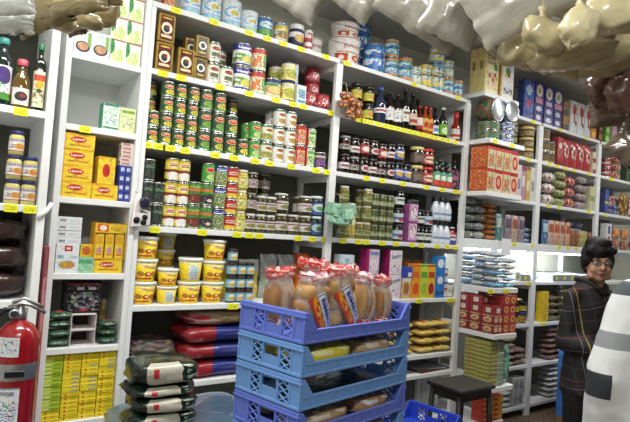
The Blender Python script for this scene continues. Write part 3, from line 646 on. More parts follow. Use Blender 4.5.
unit('wide white shelving of green cans and yellow tubs', xa0, xm, YM, .42, zAs, 3.0,
     [[176, 214, 249, 267, 283, 301, 326], [163, 181, 220, 249, (276, .06), 293, 303, 331], [146, (159, .07), (169, .07), 185, 215, 234, 255, 269, 291, (316, .07), 327], [155, 202, (237, .06), 249, 259, 298, 312, 325], [(233, .07)], [], []],
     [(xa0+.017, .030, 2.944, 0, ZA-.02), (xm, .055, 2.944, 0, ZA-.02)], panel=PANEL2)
unit('white shelving of blue milk cans and dark bottles right of the middle post', xm+.0285, xb1+.03, YM, .42, zAs[:5]+[ZF, .52, .16], 3.0,
     [[347, 414, 458], [(359, .06), 364, 371, 378, 385, 391, 397, 403, 409, 414, 420, 425, 431, 436, 442, 448, 455], [366, 382, 403, 426, 442, 455, 462], [343, 358, 366, (382, .06), 396, 412, 421, 437, (447, .06), 455], [(419, .07), (450, .08), (457, .07)], [], [], []],
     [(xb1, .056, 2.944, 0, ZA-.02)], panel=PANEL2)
# jutting corner shelves
YP = 2.75; xp0, xp1 = 3.737, 4.235
yP = [2.82, 2.74, 2.745, YM, 2.62, 2.60, 2.62, 2.72]
zP = [on_y(484.5, 92.5, yP[0]).z, on_y(493, 140.5, yP[1]).z, on_y(485, 192.5, yP[2]).z, 1.62, on_y(488, 291, yP[4]).z, on_y(489, 338, yP[5]).z, on_y(486, 392, yP[6]).z, .12]
zR4 = on_y(545, 246, YM).z
zP[3] = zR4
print('zM', [round(z, 3) for z in zM], 'zP', [round(z, 3) for z in zP], 'xm1', round(xm1, 3), 'xl0', round(xl0, 3))
unit('jutting white corner shelving with cereal boxes on its top shelf', xp0, xp1, YP, .62, zP, 2.9,
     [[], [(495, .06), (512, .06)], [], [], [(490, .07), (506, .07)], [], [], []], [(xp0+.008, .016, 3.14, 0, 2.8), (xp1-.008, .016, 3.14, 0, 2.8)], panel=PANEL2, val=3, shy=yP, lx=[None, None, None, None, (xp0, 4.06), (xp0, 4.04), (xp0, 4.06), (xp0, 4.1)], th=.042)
zR = [ZA, ZB, ZCc, zR4, 1.258, .856, .466, .087]
YR = YM; xr1, xr2, xr3 = 4.82, 5.98, 7.15
sh = lambda a: [None]*0 + a
unit('white shelving of coffee jars beside the jutting corner shelves', xp1+.001, xr1, YR, .42, zR, 2.95,
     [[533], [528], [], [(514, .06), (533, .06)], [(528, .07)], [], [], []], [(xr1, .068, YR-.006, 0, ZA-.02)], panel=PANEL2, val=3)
unit('white shelving with a lit counter and red packets behind the woman', xr1+.035, xr2, YR, .42, zR, 2.95,
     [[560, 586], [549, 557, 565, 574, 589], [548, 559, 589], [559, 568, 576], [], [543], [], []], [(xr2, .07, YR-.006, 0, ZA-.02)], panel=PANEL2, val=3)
unit('white shelving at the far right edge, partly behind hanging bags', xr2+.036, xr3, YR, .42, zR, 2.95,
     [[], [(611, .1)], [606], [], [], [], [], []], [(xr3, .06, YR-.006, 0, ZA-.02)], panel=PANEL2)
# ------------------------------------------------------------------ far-left shelving (M)
S = 'far-left shelving'
oliveP = [(.95, 0), (1, .02), (1, .66), (.9, .73), (.45, .78), (.36, .80), (.36, .92)]
k_ol = bottle('olive_oil_bottle', 'dark square olive oil bottle with cream label', .056, .30, '#1b2216', '#2f7a52', '#e2dfbf', [('r', .2, .8, .72, .9, '#c4543a'), ('e', .5, .62, .2, .12, '#d9a23a'), ('t', 5, .55, .15, .85, .1, .5, '#8a8862'), ('e', .5, .45, .14, .06, '#4d4a33')], oliveP, (.05, .58), capf=.1, square=True)
k_ro = bottle('cooking_oil_bottle', 'amber oil bottle with pink cap', .072, .215, '#5d4514', '#c25a6a', '#e3dfd4', [('e', .5, .5, .36, .4, '#f0ece2'), ('e', .5, .5, .24, .28, '#33343a'), ('e', .55, .55, .1, .1, '#b9303a'), ('r', 0, .12, 0, 1, '#8f6a20'), ('r', .88, 1, 0, 1, '#8f6a20')], [(.95, 0), (1, .03), (1, .45), (.85, .62), (.5, .74), (.42, .8), (.5, .86)], (.06, .4), capf=.14)
k_gcap = bottle('cooking_oil_bottle', 'amber oil bottle with green cap', .08, .205, '#4a3a14', '#2c6e34', '#8f7a3c', [], [(.95, 0), (1, .03), (1, .45), (.85, .62), (.5, .74), (.42, .8), (.5, .86)], (.06, .4), capf=.12)
k_big = bottle('wine_vinegar_bottle', 'large dark bottle with purple picture label', .075, .29, '#1d2b2a', '#3f8f86', '#dfe3e2', [('e', .5, .7, .3, .26, '#4a2f7a'), ('r', .0, 1, .0, .2, '#4d8a3f'), ('n', 6, .56, .1, .9, .2, .5, '#8faf8a')], [(.95, 0), (1, .02), (1, .62), (.85, .72), (.5, .78), (.45, .8), (.45, .92)], (.08, .58), capf=.1)
x1 = xm1-.018
run(S+' upper shelf', zM[0], YF0, [(44, [k_ol]), (24, [k_ro]), (4, [k_big]), (20, [k_gcap], .10)], xm0+.03, x1)
k_may = jar('mayonnaise_jar', 'mayonnaise jar with blue lid', .060, .104, '#e4d884', '#2c2f6b', '#e6e2d8', [('r', 0, 1, .78, 1, '#a9a3b9'), ('e', .62, .4, .22, .26, '#e09a3f'), ('t', 5, .55, .1, .6, .15, .6, '#6d6a88'), ('r', 0, 1, 0, .06, '#a02f4a')], .15, (.16, .66), .86)
run(S+' middle shelf', zM[1], YF0, [(20, [k_may]*3), (34, [k_may]*2)], xm0+.03, x1)
# dark lumpy bags stacked on the lowest shelf
BRW = mat('dark brown plastic', '#3a2a25', .22, coat=.6, bump=.5, bscale=22)
kb = []
for i in range(3):
    mb = MB(); mb.sack(.36, .28, .117, BRW, 3+i, .6, wr=.06); kb.append(Kind('bean_bag', 'bag', 'dark brown plastic bag of beans', .37, .29, .1175, [('bean_bag', mb.build('bean_bag'))]))
run(S+' lower shelf', zM[2], YF0, [(2, kb)], xm0+.03, x1)

# fire extinguisher
ex = at(15, 372, 2.02); base_z = .66+.017
t = thing('fire_extinguisher', 'red fire extinguisher with silver band and white labels, at left edge', 'fire extinguisher', (ex.x, ex.y, base_z), radians(-8))
RED = mat('extinguisher red', '#8c1219', .25, coat=.5)
ztop_ = at(15, 316, 2.02).z; Hh = ztop_-base_z; R_ = .075
b = MB(); b.lathe([(R_*.96, 0, RED), (R_, .01, RED), (R_, Hh*.80, RED), (R_*.97, Hh*.85, RED), (R_*.86, Hh*.90, RED), (R_*.66, Hh*.94, RED), (R_*.34, Hh*.965, RED), (R_*.26, Hh*.98, RED)], 30); obj('cylinder_body', b, t)
SIL = mat('brushed steel', '#a9abad', .35, .9)
b = MB(); zb = at(15, 368, 2.02).z-base_z; b.lathe([(R_*1.012, zb-.03, SIL), (R_*1.018, zb-.028, SIL), (R_*1.018, zb+.028, SIL), (R_*1.012, zb+.03, SIL)], 30, capb=False, capt=False); obj('steel_band', b, t)
b = MB(); b.box(-.034, .03, -R_*1.08, -R_*1.0, zb-.016, zb+.008, BLACK, b=.002); obj('buckle', b, t)
def wrap_label(zc, h, a, half, m, name, txt=None):
    b = MB(); n = 10; 
    for i in range(n+1):
        an = a-pi/2-half+2*half*i/n
        for zz in (zc-h/2, zc+h/2): b.v.append(Vector((R_*1.006*cos(an), R_*1.006*sin(an), zz)))
    for i in range(n): b.face([2*i, 2*i+2, 2*i+3, 2*i+1], m, [(i/n, 0), ((i+1)/n, 0), ((i+1)/n, 1), (i/n, 1)], True)
    if txt: put_text(b, txt, mat('ink navy', '#2c3566', .5), .06, .014, R_*a, zc+h*.38, r=R_*1.008)
    obj(name, b, t)
lm = pmat('extinguisher label', '#d9dde4', [('t', 9, .54, .08, .95, .05, .72, '#6a7184'), ('r', 0, 1, .97, 1, '#8088a8')], .5)
lm2 = pmat('extinguisher tag', '#d9dde2', [('n', 8, .58, .2, .9, .15, .8, '#6b6f90'), ('r', .08, .92, .84, .87, '#a8adb8')], .5)
z2 = at(10, 343, 2.02).z-base_z; wrap_label(z2, .07, -.42, .5, lm2, 'inspection_label')
z3 = at(10, 397, 2.02).z-base_z; wrap_label(z3-.03, .17, -.36, .62, lm, 'instruction_label', 'POWDER')
b = MB(); b.lathe([(.022, Hh*.975, SIL), (.022, Hh+.012, SIL), (.016, Hh+.02, SIL), (.014, Hh+.045, SIL)], 14); obj('valve', b, t)
b = MB(); b.tube([(-.04, -.015, Hh+.034), (.0, -.012, Hh+.05), (.035, -.012, Hh+.042), (.085, -.012, Hh+.012)], .007, SIL); obj('carry_handle', b, t)
b = MB(); b.tube([(-.03, -.012, Hh+.05), (.01, -.01, Hh+.068), (.075, -.012, Hh+.035)], .006, SIL); obj('lever', b, t)
b = MB(); b.lathe([(.016, 0, SIL), (.018, .003, SIL), (.018, .012, SIL), (.012, .014, DARK)], 14, R=Matrix.Translation((-.02, -.02, Hh+.012)) @ Matrix.Rotation(pi/2, 4, 'X')); obj('gauge', b, t)
b = MB(); b.tube([(-.016, 0, Hh+.02), (-.05, 0, Hh+.025), (-.08, 0, Hh-.01), (-.088, .004, Hh-.09), (-.088, .004, .1)], .009, BLACK); obj('hose', b, t)

# red box standing in the gap and the white strap
gx0, gx1 = xm1+.022, xl0-.004
g0 = on_y(46, 248, 2.80)
RB = pmat('red box print', '#8d3a40', [('r', .2, .8, .1, .9, '#c3808a'), ('t', 3, .52, .25, .75, .12, .88, '#8a2530')], .5)
xg = on_y(46, 290, 2.84).x
b = MB(); b.box(xg-.020, xg+.001, 2.84, 3.2, 0, on_y(46, 247, 2.84).z, RB, b=.002); tag(obj('flat_carton', b), 'tall flat red carton standing in the gap left of the narrow cabinet', 'box')
p = [at(38, 217, 2.37), at(45, 212, 2.42), at(52, 202, 2.5)]
b = MB(); b.tube([on_y(38, 218, 2.594), on_y(45, 213, 2.594), on_y(52, 203, 2.594)], .010, WHITE, 6); tag(obj('plastic_strap', b), 'short white plastic strap slanting across the far-left post', 'strap')

# ------------------------------------------------------------------ narrow cabinet (L)
S = 'narrow cabinet'; yl = 2.93; a0, a1 = xl0+.033, xa0-.034; m = .0052
leaf = [('r', 0, 1, .92, 1, '#a8623a'), ('e', .12, .62, .16, .34, '#2f8a46'), ('e', .3, .2, .2, .24, '#d9e6a0'), ('e', .62, .3, .26, .3, '#c9dc8f'), ('n', 5, .6, .3, 1, .1, .8, '#e8efd2')]
k_leaf = box('tea_box', 'white tea box with green leaf', 15.5*m, .07, 23.5*m, '#eef0e4', leaf)
k_plate = box('cracker_box', 'white box with plate of food picture', 17*m, .07, 25*m, '#dfe9e8', [('e', .5, .3, .4, .22, '#3c3844'), ('e', .5, .32, .3, .16, '#c4916c'), ('n', 6, .58, .1, .9, .6, .95, '#a9cbd3'), ('r', .75, .95, .35, .9, '#7fae5a')])
run(S+' top shelf', zL[0], yl, [(83.5, [k_plate]), (101, [k_plate]), (116.5, [k_leaf]*3), (133, [k_leaf]*3)], a0, a1, zmax=3.2)
k_gw = box('herb_tea_box', 'white and green herb tea box', 17*m, .06, 27*m, '#dbe8e0', [('r', .06, .94, .9, 1, '#3f8a6a'), ('r', .06, .94, .05, .12, '#3f8a6a'), ('t', 5, .56, .1, .9, .2, .85, '#9cc0ae')], '#4f9a78')
k_gy = box('herb_tea_box', 'pale yellow-green tea box', 16*m, .06, 25.5*m, '#dfe6b4', [('r', .1, .9, .78, .9, '#7fa84a'), ('t', 5, .56, .1, .9, .15, .7, '#a9b886')])
run(S+' second shelf', zL[1], yl, [(110, [k_gw]), (127, [k_gy])], a0, a1)
lip = [('r', 0, 1, .88, 1, '#e4b82a'), ('e', .45, .62, .26, .2, '#c22a2a'), ('n', 5, .6, .05, .95, .05, .4, '#c98f2a'), ('r', .15, .85, .22, .3, '#b57f22'), ('r', 0, .04, 0, 1, '#d9a21f')]
kw = dict(side='#e2b52a')
k_lip = box('tea_box', 'wide yellow tea box with red logo', 28*m, .085, 15.6*m, '#edc93a', lip, txt=[('Lipton', '#f4ecd8', 12.5*m*.9, 3.2*m, -1.4*m, .62, .06)], cat='tea box', **kw)
k_lip2 = box('tea_box', 'yellow tea box lying flat', 26*m, .085, 15.6*m, '#edc93a', lip, txt=[('Lipton', '#f4ecd8', 12.5*m*.9, 3.2*m, -1.3*m, .62, .06)], cat='tea box', **kw)
k_lipv = box('tea_box', 'yellow tea box standing on end', 17*m, .085, 28*m, '#edc93a', [('e', .48, .5, .22, .24, '#c22a2a'), ('n', 5, .6, .65, .95, .05, .95, '#c98f2a'), ('r', 0, 1, .94, 1, '#c99a28')], cat='tea box', **kw)
def vert_text(k):
    return k
k_lipb = box('tea_box', 'dim yellow tea box', 9*m, .06, 28*m, '#c9a53a', [('r', .2, .8, .2, .8, '#a88a2c')], cat='tea box')
k_thin = box('soap_box', 'thin pink and white carton', 14*m, .06, 3.9*m, '#e3d9d3', [('r', .1, .7, .25, .75, '#b97a72')], '#cdbfb8')
k_blu = box('toothpaste_box', 'small blue carton with white print', 5.8*m, .08, 9.2*m, '#2b3d96', [('r', .2, .8, .35, .75, '#b9c4e0'), ('r', 0, 1, 0, .1, '#1f2c70')])
k_blu2 = box('toothpaste_box', 'blue carton with white print', 8*m, .08, 9.2*m, '#2b3d96', [('r', .2, .8, .3, .7, '#c9d2e6')])
k_leanbr = box('cocoa_box', 'narrow brown carton', 5.5*m, .06, 24*m, '#7a6048', [('r', .2, .8, .1, .9, '#9a8468')])
run(S+' third shelf', zL[2], yl, [(75, [k_lip]*4), (105, [k_lip2, k_lipv]), (122, [k_blu]*4), (129, [k_blu]*4+[]), (113.5, [k_lip2, k_lipb], .10), (126, [k_leanbr], .12)], a0, a1, jit=.02)
sx = (x_at(126, yl+.04, 1.9)); zz = zL[2]+.016+4*(9.2*m+.0006)
for i in range(6): place(k_thin, (sx+random.uniform(-.003, .003), yl+.055, zz+i*(3.9*m+.0005)), random.uniform(-.04, .04), 'thin pink and white carton, %s of six on blue cartons, narrow cabinet' % levname(i, 6), 'thin cartons in the narrow cabinet')
k_wf = box('pasta_carton', 'flat white carton', 22.5*m, .08, 6.6*m, '#dfe2e6', [('r', .1, .35, .3, .65, '#8a8d98'), ('r', .5, .9, .4, .55, '#c3c8d0')])
k_wr = box('noodle_box', 'white upright box with red logo and bowl', 20.8*m, .08, 27.5*m, '#e2e6ea', [('r', .36, .7, .76, .96, '#c02a2a'), ('r', .44, .62, .82, .9, '#e9d9d3'), ('e', .5, .28, .4, .17, '#c4cddb'), ('e', .5, .28, .33, .13, '#c9973a'), ('r', .08, .35, .5, .62, '#8fb0cf'), ('r', .6, .95, .5, .6, '#b0c4d6')])
k_ysm = box('stock_cube_box', 'small yellow and orange box', 13.5*m, .06, 12.5*m, '#dcb52f', [('e', .55, .5, .3, .35, '#c4622a'), ('r', 0, .15, 0, 1, '#4a8a3f')])
k_gr = box('tea_box', 'pale green tea box', 18*m, .07, 15.5*m, '#8fc4a0', [('r', .1, .9, .6, .85, '#5c9c78'), ('n', 6, .56, .05, .95, .05, .55, '#b5d9b8')])
k_ylip = box('tea_box', 'yellow tea box under the display tray', 28*m, .09, 14*m, '#edc93a', lip, txt=[('Lipton', '#f4ecd8', 12*m, 3*m, -1*m, .62, .06)], cat='tea box', **kw)
# display tray holding three narrow upright cartons
tm = MB(); w, d, h = 31*m, .09, 37*m; Yo = pmat('tray header print', '#e8c53a', [('r', .05, .42, .1, .9, '#d9542a'), ('e', .24, .5, .12, .3, '#efe3d3'), ('t', 5, .52, .5, .95, .2, .8, '#b58a2a')], .45); Ys = mat('tray yellow card', '#dcae34', .5)
tm.box(-w/2, w/2, -d/2, d/2, 0, .006, Ys, b=0); tm.box(-w/2, w/2, d/2-.003, d/2, .006, h, Ys, b=0); tm.box(-w/2, -w/2+.003, -d/2, d/2-.003, .006, h, Ys, b=0); tm.box(w/2-.003, w/2, -d/2, d/2-.003, .006, h, Ys, b=0); tm.box(-w/2+.003, w/2-.003, -d/2, -d/2+.004, h*.73, h*.97, Yo, b=0)
k_tray = Kind('display_tray', 'tray', 'yellow display tray with orange header', w, d, h, [('display_tray', tm.build('display_tray'))])
run(S+' fourth shelf', zL[3], yl, [(67, [k_wr]+[k_wf]*4), (87, [k_gr, k_ysm]), (110.5, [k_ylip, k_tray])], a0, a1, jit=.02)
tr = [o for o in COL.objects if o.name.startswith('display_tray')][0]
k_car = box('seasoning_carton', 'narrow yellow carton', 8.6*m, .07, 25*m, '#e3bf3c', [('e', .5, .3, .3, .12, '#c98a9a'), ('r', .15, .85, .55, .85, '#d9a02c'), ('r', .2, .8, .1, .16, '#b5762a')], '#c99a30')
for i in range(3):
    q = tr.location+Vector(((i-1)*.0512, -.003, .0065)); place(k_car, q, 0, 'narrow yellow carton, %s of three in the display tray' % ('leftmost', 'middle', 'rightmost')[i], 'cartons in the display tray')
# fifth shelf: coffee bag, green packs, white tubes
def coffee():
    w, d, h = 36*m, .10, 32.5*m; cm = pmat('coffee bag print', '#1b191d', [('e', .5, .38, .3, .24, '#5c5a60'), ('e', .5, .38, .2, .15, '#241f28'), ('n', 7, .58, .1, .9, .1, .65, '#8a8a92'), ('r', .0, 1, .86, .93, '#6b1a24'), ('r', .3, .48, .72, .8, '#c9c9cc'), ('r', .6, .8, .72, .8, '#c9c9cc'), ('r', .4, .6, .05, .14, '#b3202a')], .3, coat=.4)
    b = MB(); b.box(-w/2, w/2, -d/2, d/2, 0, h, cm, mat('coffee bag black', '#19171b', .35), None, .012, back=cm); return Kind('coffee_bag', 'bag', 'black coffee bag with red stripe', w, d, h, [('coffee_bag', b.build('coffee_bag'))])
k_cof = coffee(); k_goldc = can('coffee_can', 'slim gold can', 8*m, 26*m, '#b59b55', [('r', 0, 1, .3, .6, '#8a7440')])
def gpack(desc, w, h, seed, top=False):
    return bag('napkin_pack', desc, w, .10, h, '#1f4530', [('n', 6, .56, 0, 1, 0, 1, '#356848'), ('r', .3, .8, .3, .75, '#b5302f' if top else '#29573c')], True, seed, 'pack')
gp = [gpack('dark green packet', 23.5*m, 8.6*m, 1), gpack('dark green packet', 23.5*m, 8.6*m, 2), gpack('dark green packet', 23.5*m, 8.6*m, 3), gpack('dark green packet with red label', 23.5*m, 8.8*m, 4, True)]
gq = [gpack('short green packet', 18*m, 8*m, 5), gpack('short green packet', 18*m, 8*m, 6), gpack('short green packet with red label', 18*m, 8*m, 7, True)]
wt = MB(); w, h, d = 23.5*m, 15.6*m, .16; CW = mat('white card', '#dcd6d6', .6)
wt.box(-w/2, w/2, -d/2, d/2, 0, .003, CW, b=0); wt.box(-w/2, w/2, -d/2, d/2, h-.003, h, CW, b=0); wt.box(-w/2, -w/2+.003, -d/2, d/2, .003, h-.003, CW, b=0); wt.box(w/2-.003, w/2, -d/2, d/2, .003, h-.003, CW, b=0); wt.box(-w/2, w/2, d/2-.003, d/2, 0, h, mat('shaded carton back', '#4a3c38', .7), b=0)  # back wall coloured dark to stand in for the shade inside the carton
k_tube = Kind('open_carton', 'box', 'open ended white carton', w, d, h, [('open_carton', wt.build('open_carton'))])
run(S+' fifth shelf', zL[4], yl, [(62, gp), (91, [k_tube, k_tube, k_cof]), (113.5, gq), (111, [gq[0], gq[1], k_goldc], .12)], a0, a1, jit=.02)
# lowest: four columns of thin cartons
ybx = [('e', .25, .5, .06, .25, '#c4302a'), ('r', .5, .9, .3, .7, '#c9b21f'), ('r', 0, 1, 0, .12, '#a8921c')]
k_lime = box('stock_cube_carton', 'thin lime green carton', 18*m, .09, 3.84*m, '#a9c22f', [('r', .05, .4, .2, .7, '#d9e08a'), ('r', .5, .9, .3, .7, '#7f9c22'), ('r', 0, 1, 0, .12, '#6d851c')])
k_yb = box('stock_cube_carton', 'thin yellow carton with red mark', 17.3*m, .09, 3.84*m, '#e8d22a', ybx); k_yb2 = box('stock_cube_carton', 'thin yellow carton with grey mark', 17.3*m, .09, 3.84*m, '#e8d22a', [('r', .5, .95, .25, .75, '#9fa58a'), ('r', 0, 1, 0, .12, '#a8921c')])
def colm(n, f): return [k_yb2 if f(i) else k_yb for i in range(n)]
S5 = 'narrow cabinet lowest shelf'
xs = [58, 74.5, 91.5, 108.5]
cols_ = [[k_yb]*3+[k_lime]*13+[k_yb], colm(17, lambda i: 6 < i < 12), colm(17, lambda i: i in (7, 8, 9, 10, 13)), colm(17, lambda i: 11 < i < 15)]
wd = (a1-a0)/4
for ci, colk in enumerate(cols_):
    for i, k in enumerate(colk):
        X = a0+wd*(ci+.5); lab = '%s, %s from bottom, %s column, narrow cabinet' % (k.desc, ORD[i+1], ORD[ci+1])
        o = place(k, (X+random.uniform(-.0012, .0012), yl+.062+random.uniform(0, .006), zL[5]+.0155+i*(3.84*m+.0001)), random.uniform(-.01, .01), lab, 'thin cartons, '+S5)
        o.scale.x = (wd-.004)/k.w
# ------------------------------------------------------------------ wide bay (A)
a0, a1 = xa0+.034, xm-.03
W = 'wide bay'
k_sm = box('biscuit_box', 'small red and green box', .06, .06, .1, '#b5542c', [('r', 0, 1, .4, .7, '#4a8a3f'), ('n', 6, .5, 0, 1, 0, 1, '#d9b58a')])
run(W+' top shelf', ZA, YM, [(168, [k_sm]), (190, [k_f1]), (211, [k_f1]), (231, [k_f1]), (248, [k_f2]), (264, [k_bluegreen]), (280, [k_ytop]), (296, [k_navy]), (308, [k_whred]), (317, [k_bucketB], .16), (339, [k_bucket, k_bucketS])], a0, None)
run(W+' second shelf', ZB, YM, [(164, [k_oil, k_oil]), (184.5, [k_oil]), (200, [k_oilS, k_oilS]), (213.5, [k_cream]*2), (225, [k_cream]), (241, [k_milk]*2), (257.5, [k_choc]*2), (274, [k_bean]), (290, [k_ylid]*2), (303, [k_blueb]), (312, [k_red]), (326, [k_red]), (189, [k_oilS]*2, .09), (226, [k_cream, k_cream], .12), (275, [k_ylid]*2, .13), (301, [k_silver]*3, .11), (313, [k_red]*3, .13)], a0, a1, zmax=ZA-.018)
v, w_, L1_, L2_ = k_veg[0], k_veg[1], k_vegL[0], k_vegL[1]
run(W+' third shelf', ZCc, YM, [(147, [v]*2), (159, [w_]*4), (172, [w_, w_, w_, v]), (185.5, [v]*4), (200, [L1_]*3), (214, [L2_, L1_, L2_]), (229, [L2_, L2_]), (241.5, [k_corn]), (254, [k_lite]*2), (267.5, [k_creamv]*2), (280, [k_whitev]*3), (291, [k_whitev]*3), (301, [k_orange]*2), (312, [k_redgr]*2), (327, [k_purple]), (230, [v]*4, .09), (246, [k_lite]*2, .09), (270, [k_whitev]*3, .1), (325, [k_syr]*2 and [k_syr], .12), (331, [k_syr], .13), (306, [k_syr], .15), (318, [k_syr], .14), (148, [v]*4, .08)], a0, a1, zmax=ZB-.018)
run(W+' fourth shelf', ZD, YM, [(146, [k_dark]*3), (158, [k_dark]*2), (170.5, [k_yel]*3), (184.5, [k_yel]*3), (196.5, [k_brown]*2), (209.5, [k_black, k_black, k_peas]), (223.5, [k_mixb]*3), (236.5, [k_ry]*4), (248, [k_yj]*3), (257.5, [k_oj, k_oT, k_oT]), (267, [k_oj]*2), (276.5, [k_oj]*2), (287.5, [k_oJ]*2), (298, [k_oJ]), (309, [k_oJ]*2), (321, [k_bj]*2), (275, [k_oT]*3, .1), (299, [k_oJ]*2, .11), (173, [k_yel]*3, .1)], a0, a1, zmax=ZCc-.018)
k_pasta = bag('pasta_bag', 'pale yellow snack bag', .155, .08, .26, '#e3d56a', [('r', 0, 1, .7, 1, '#dfe4e0'), ('n', 5, .55, 0, 1, .1, .6, '#c9b23a')], False, 5); k_silvb = bag('foil_bag', 'silver grey foil bag', .14, .08, .30, '#a9adab', [('n', 5, .6, 0, 1, 0, 1, '#d6dad8')], False, 6, bump=.7)
k_grnb = box('cookie_box', 'orange box with green pictures', .09, .07, .31, '#dd6a2a', [('e', .3, .6, .14, .12, '#3f7d3a'), ('e', .7, .6, .14, .12, '#3f7d3a'), ('e', .5, .3, .2, .1, '#efc9a0')])
run(W+' fifth shelf', ZE, YM, [(145, [k_tub]*3), (163.5, [k_tubSb, k_tubS]), (186, [k_tub, k_tubB]), (209, [k_tub]*3), (224, [k_baby]*4), (234, [k_baby]*3), (243, [k_baby]*3), (164, [k_tubS, k_tubS, k_tubS, k_tubSb], .17), (259, [k_pasta], .165), (275, [k_pasta], .165), (293, [k_silvb], .165), (306, [k_silvb], .165), (318, [k_grnb], .165)], a0, a1, zmax=ZD-.018)
# rice sacks on the bottom deck: half red, half blue bags
rb = []
for i in range(4):
    mm = pmat('rice bag print %d' % (i % 2), '#222f78', [('n', 6, .6, 0, .5, 0, 1, '#18225a'), ('r', .5, .985, 0, 1, '#8f2228'), ('n', 7, .6, .55, .95, .1, .9, '#b5636b')], .3, coat=.3, bump=.35, bscale=22, busy=.08)
    mb = MB(); mb.sack(.48, .36, .100, mm, i+1, .5, wr=.05); rb.append(Kind('rice_bag', 'bag', 'red and blue rice bag', .49, .37, .1005, [('rice_bag', mb.build('rice_bag'))]))
BUR = pmat('tan sack print', '#8d7554', [('n', 30, .55, 0, 1, 0, 1, '#75603f'), ('r', .76, .97, .12, .58, '#9c2226'), ('t', 6, .53, .75, 1, .2, .5, '#d9a9a0')], .6)
mb = MB(); mb.sack(.42, .34, .10, BUR, 8, .5, wr=.05); rb.append(Kind('rice_bag', 'bag', 'tan sack with red label', .43, .35, .1005, [('rice_bag', mb.build('rice_bag'))]))
BL2 = pmat('dark patterned bag', '#463c30', [('n', 7, .55, 0, 1, 0, 1, '#2a2a44'), ('n', 9, .62, 0, 1, 0, 1, '#7d4a44')], .35, bump=.3)
mb = MB(); mb.sack(.30, .3, .12, BL2, 12, .6, wr=.08); k_dk = Kind('rice_bag', 'bag', 'dark brown patterned bag', .31, .31, .1205, [('rice_bag', mb.build('rice_bag'))])
mb = MB(); mb.sack(.4, .3, .11, pmat('olive net bag', '#6b5a36', [('n', 9, .55, 0, 1, 0, 1, '#3f3a2a'), ('n', 7, .6, .5, 1, 0, 1, '#2c3a80')], .5), 14, .6, wr=.07); k_ol2 = Kind('rice_bag', 'bag', 'olive and blue bag', .41, .31, .1105, [('rice_bag', mb.build('rice_bag'))])
run(W+' bottom deck', ZF, YM, [(204, rb[:3]+[rb[4]]), (156, [k_dk]*2), (246, [k_ol2]*3)], a0, a1, jit=.03)

# ------------------------------------------------------------------ middle bay (B)
W = 'middle bay'; a0, a1 = xm+.03, xb1-.03
run(W+' top shelf', ZA, YM, [(374, [k_b1]), (391, [k_b2]*2), (404, [k_b2x]), (431, [k_b3]), (442, [k_b5, k_b5s]), (453, [k_b2, k_b4]), (463, [k_b2]), (359, [k_b1]*2, .19), (383, [k_orange2], .19), (415, [k_b4]), (424, [k_b3], .2)], a0, a1)
run(W+' second shelf', ZB, YM, [(356, [k_pick]*2), (368, [k_pick]*2), (381, [k_soda]), (390, [k_vin]), (396, [k_vin]), (404, [k_vin2]), (412.5, [k_vin3]), (419, [k_hot]), (425, [k_hot2]), (430, [k_hot2]), (435, [k_ket]), (442.5, [k_grn]), (449.5, [k_thin]), (455.5, [k_redb]), (400, [k_vin], .1), (417, [k_vin3], .1), (428, [k_ket], .1), (440, [k_thin], .1)], a0, a1, zmax=ZA-.018)
run(W+' third shelf', ZCc, YM, [(345, [k_j1, k_j1c]), (353.5, [k_j1c, k_j1]), (362.5, [k_j1b, k_j3]), (372, [k_j1, k_j1b]), (381, [k_j1c, k_j3]), (389, [k_j1b, k_j1]), (398, [k_j2]*2), (405.5, [k_j2]), (418, [k_j4]*2), (431, [k_j5]*2), (440.5, [k_sb]*2 and [k_sb]), (447, [k_sb]), (453, [k_sb]), (459, [k_pk]), (366, [k_j3]*2, .1), (408, [k_j1]*2, .11), (442, [k_pk], .09), (450, [k_pk], .09)], a0, a1, zmax=ZB-.018)
run(W+' fourth shelf', ZD, YM, [(343.5, [k_o1]*3), (351, [k_o2]), (358, [k_o1]*1), (366, [k_o1]*3), (374, [k_o3]*3), (381.5, [k_o3]*3), (389, [k_o3]*3), (398, [k_o4, k_o4, k_o5]), (410, [k_pkb]*2), (420, [k_o5]*2), (428, [k_o5, k_o4]), (435, [k_wb]*2), (442, [k_wb]*2), (449, [k_wb]*2), (456, [k_rb]), (412, [k_o5]*3, .1), (433, [k_wb]*2, .1), (359, [k_o1]*3, .09)], a0, a1, zmax=ZCc-.018)
k_det = box('detergent_box', 'pale blue and white soap box', .13, .07, .16, '#cfe0ea', [('e', .5, .55, .38, .3, '#8fb9dc'), ('n', 5, .55, .1, .9, .1, .9, '#f0f0e2')]); k_det2 = box('detergent_box', 'yellow and blue soap box', .12, .07, .19, '#e6d77c', [('r', 0, 1, .75, 1, '#dfc53a'), ('e', .5, .4, .36, .26, '#9cc4df')])
fam = [('r', 0, .2, 0, 1, '#a8236c'), ('e', .62, .38, .34, .28, '#efe6ee'), ('n', 6, .56, .25, 1, .1, .7, '#d9a3c4')]
k_nap = box('napkin_box', 'magenta and white box', .125, .08, .185, '#d9c3d6', fam+[('r', .25, .95, .76, .9, '#7d8fc0')], '#a8236c')
k_nap2 = box('napkin_box', 'white box with grey lettering', .135, .08, .185, '#e9e3ea', [('r', 0, .06, 0, 1, '#b52a72'), ('n', 5, .58, 0, 1, .05, .4, '#c45a86')], '#a8236c', txt=[('Suave', '#5a5f78', .1, .032, .005, .76, .2)])
k_clr = bag('clear_snack_bag', 'clear bag of white sweets', .10, .06, .16, '#c9c9d3', [('n', 6, .55, 0, 1, 0, 1, '#efeff4')], False, 9)
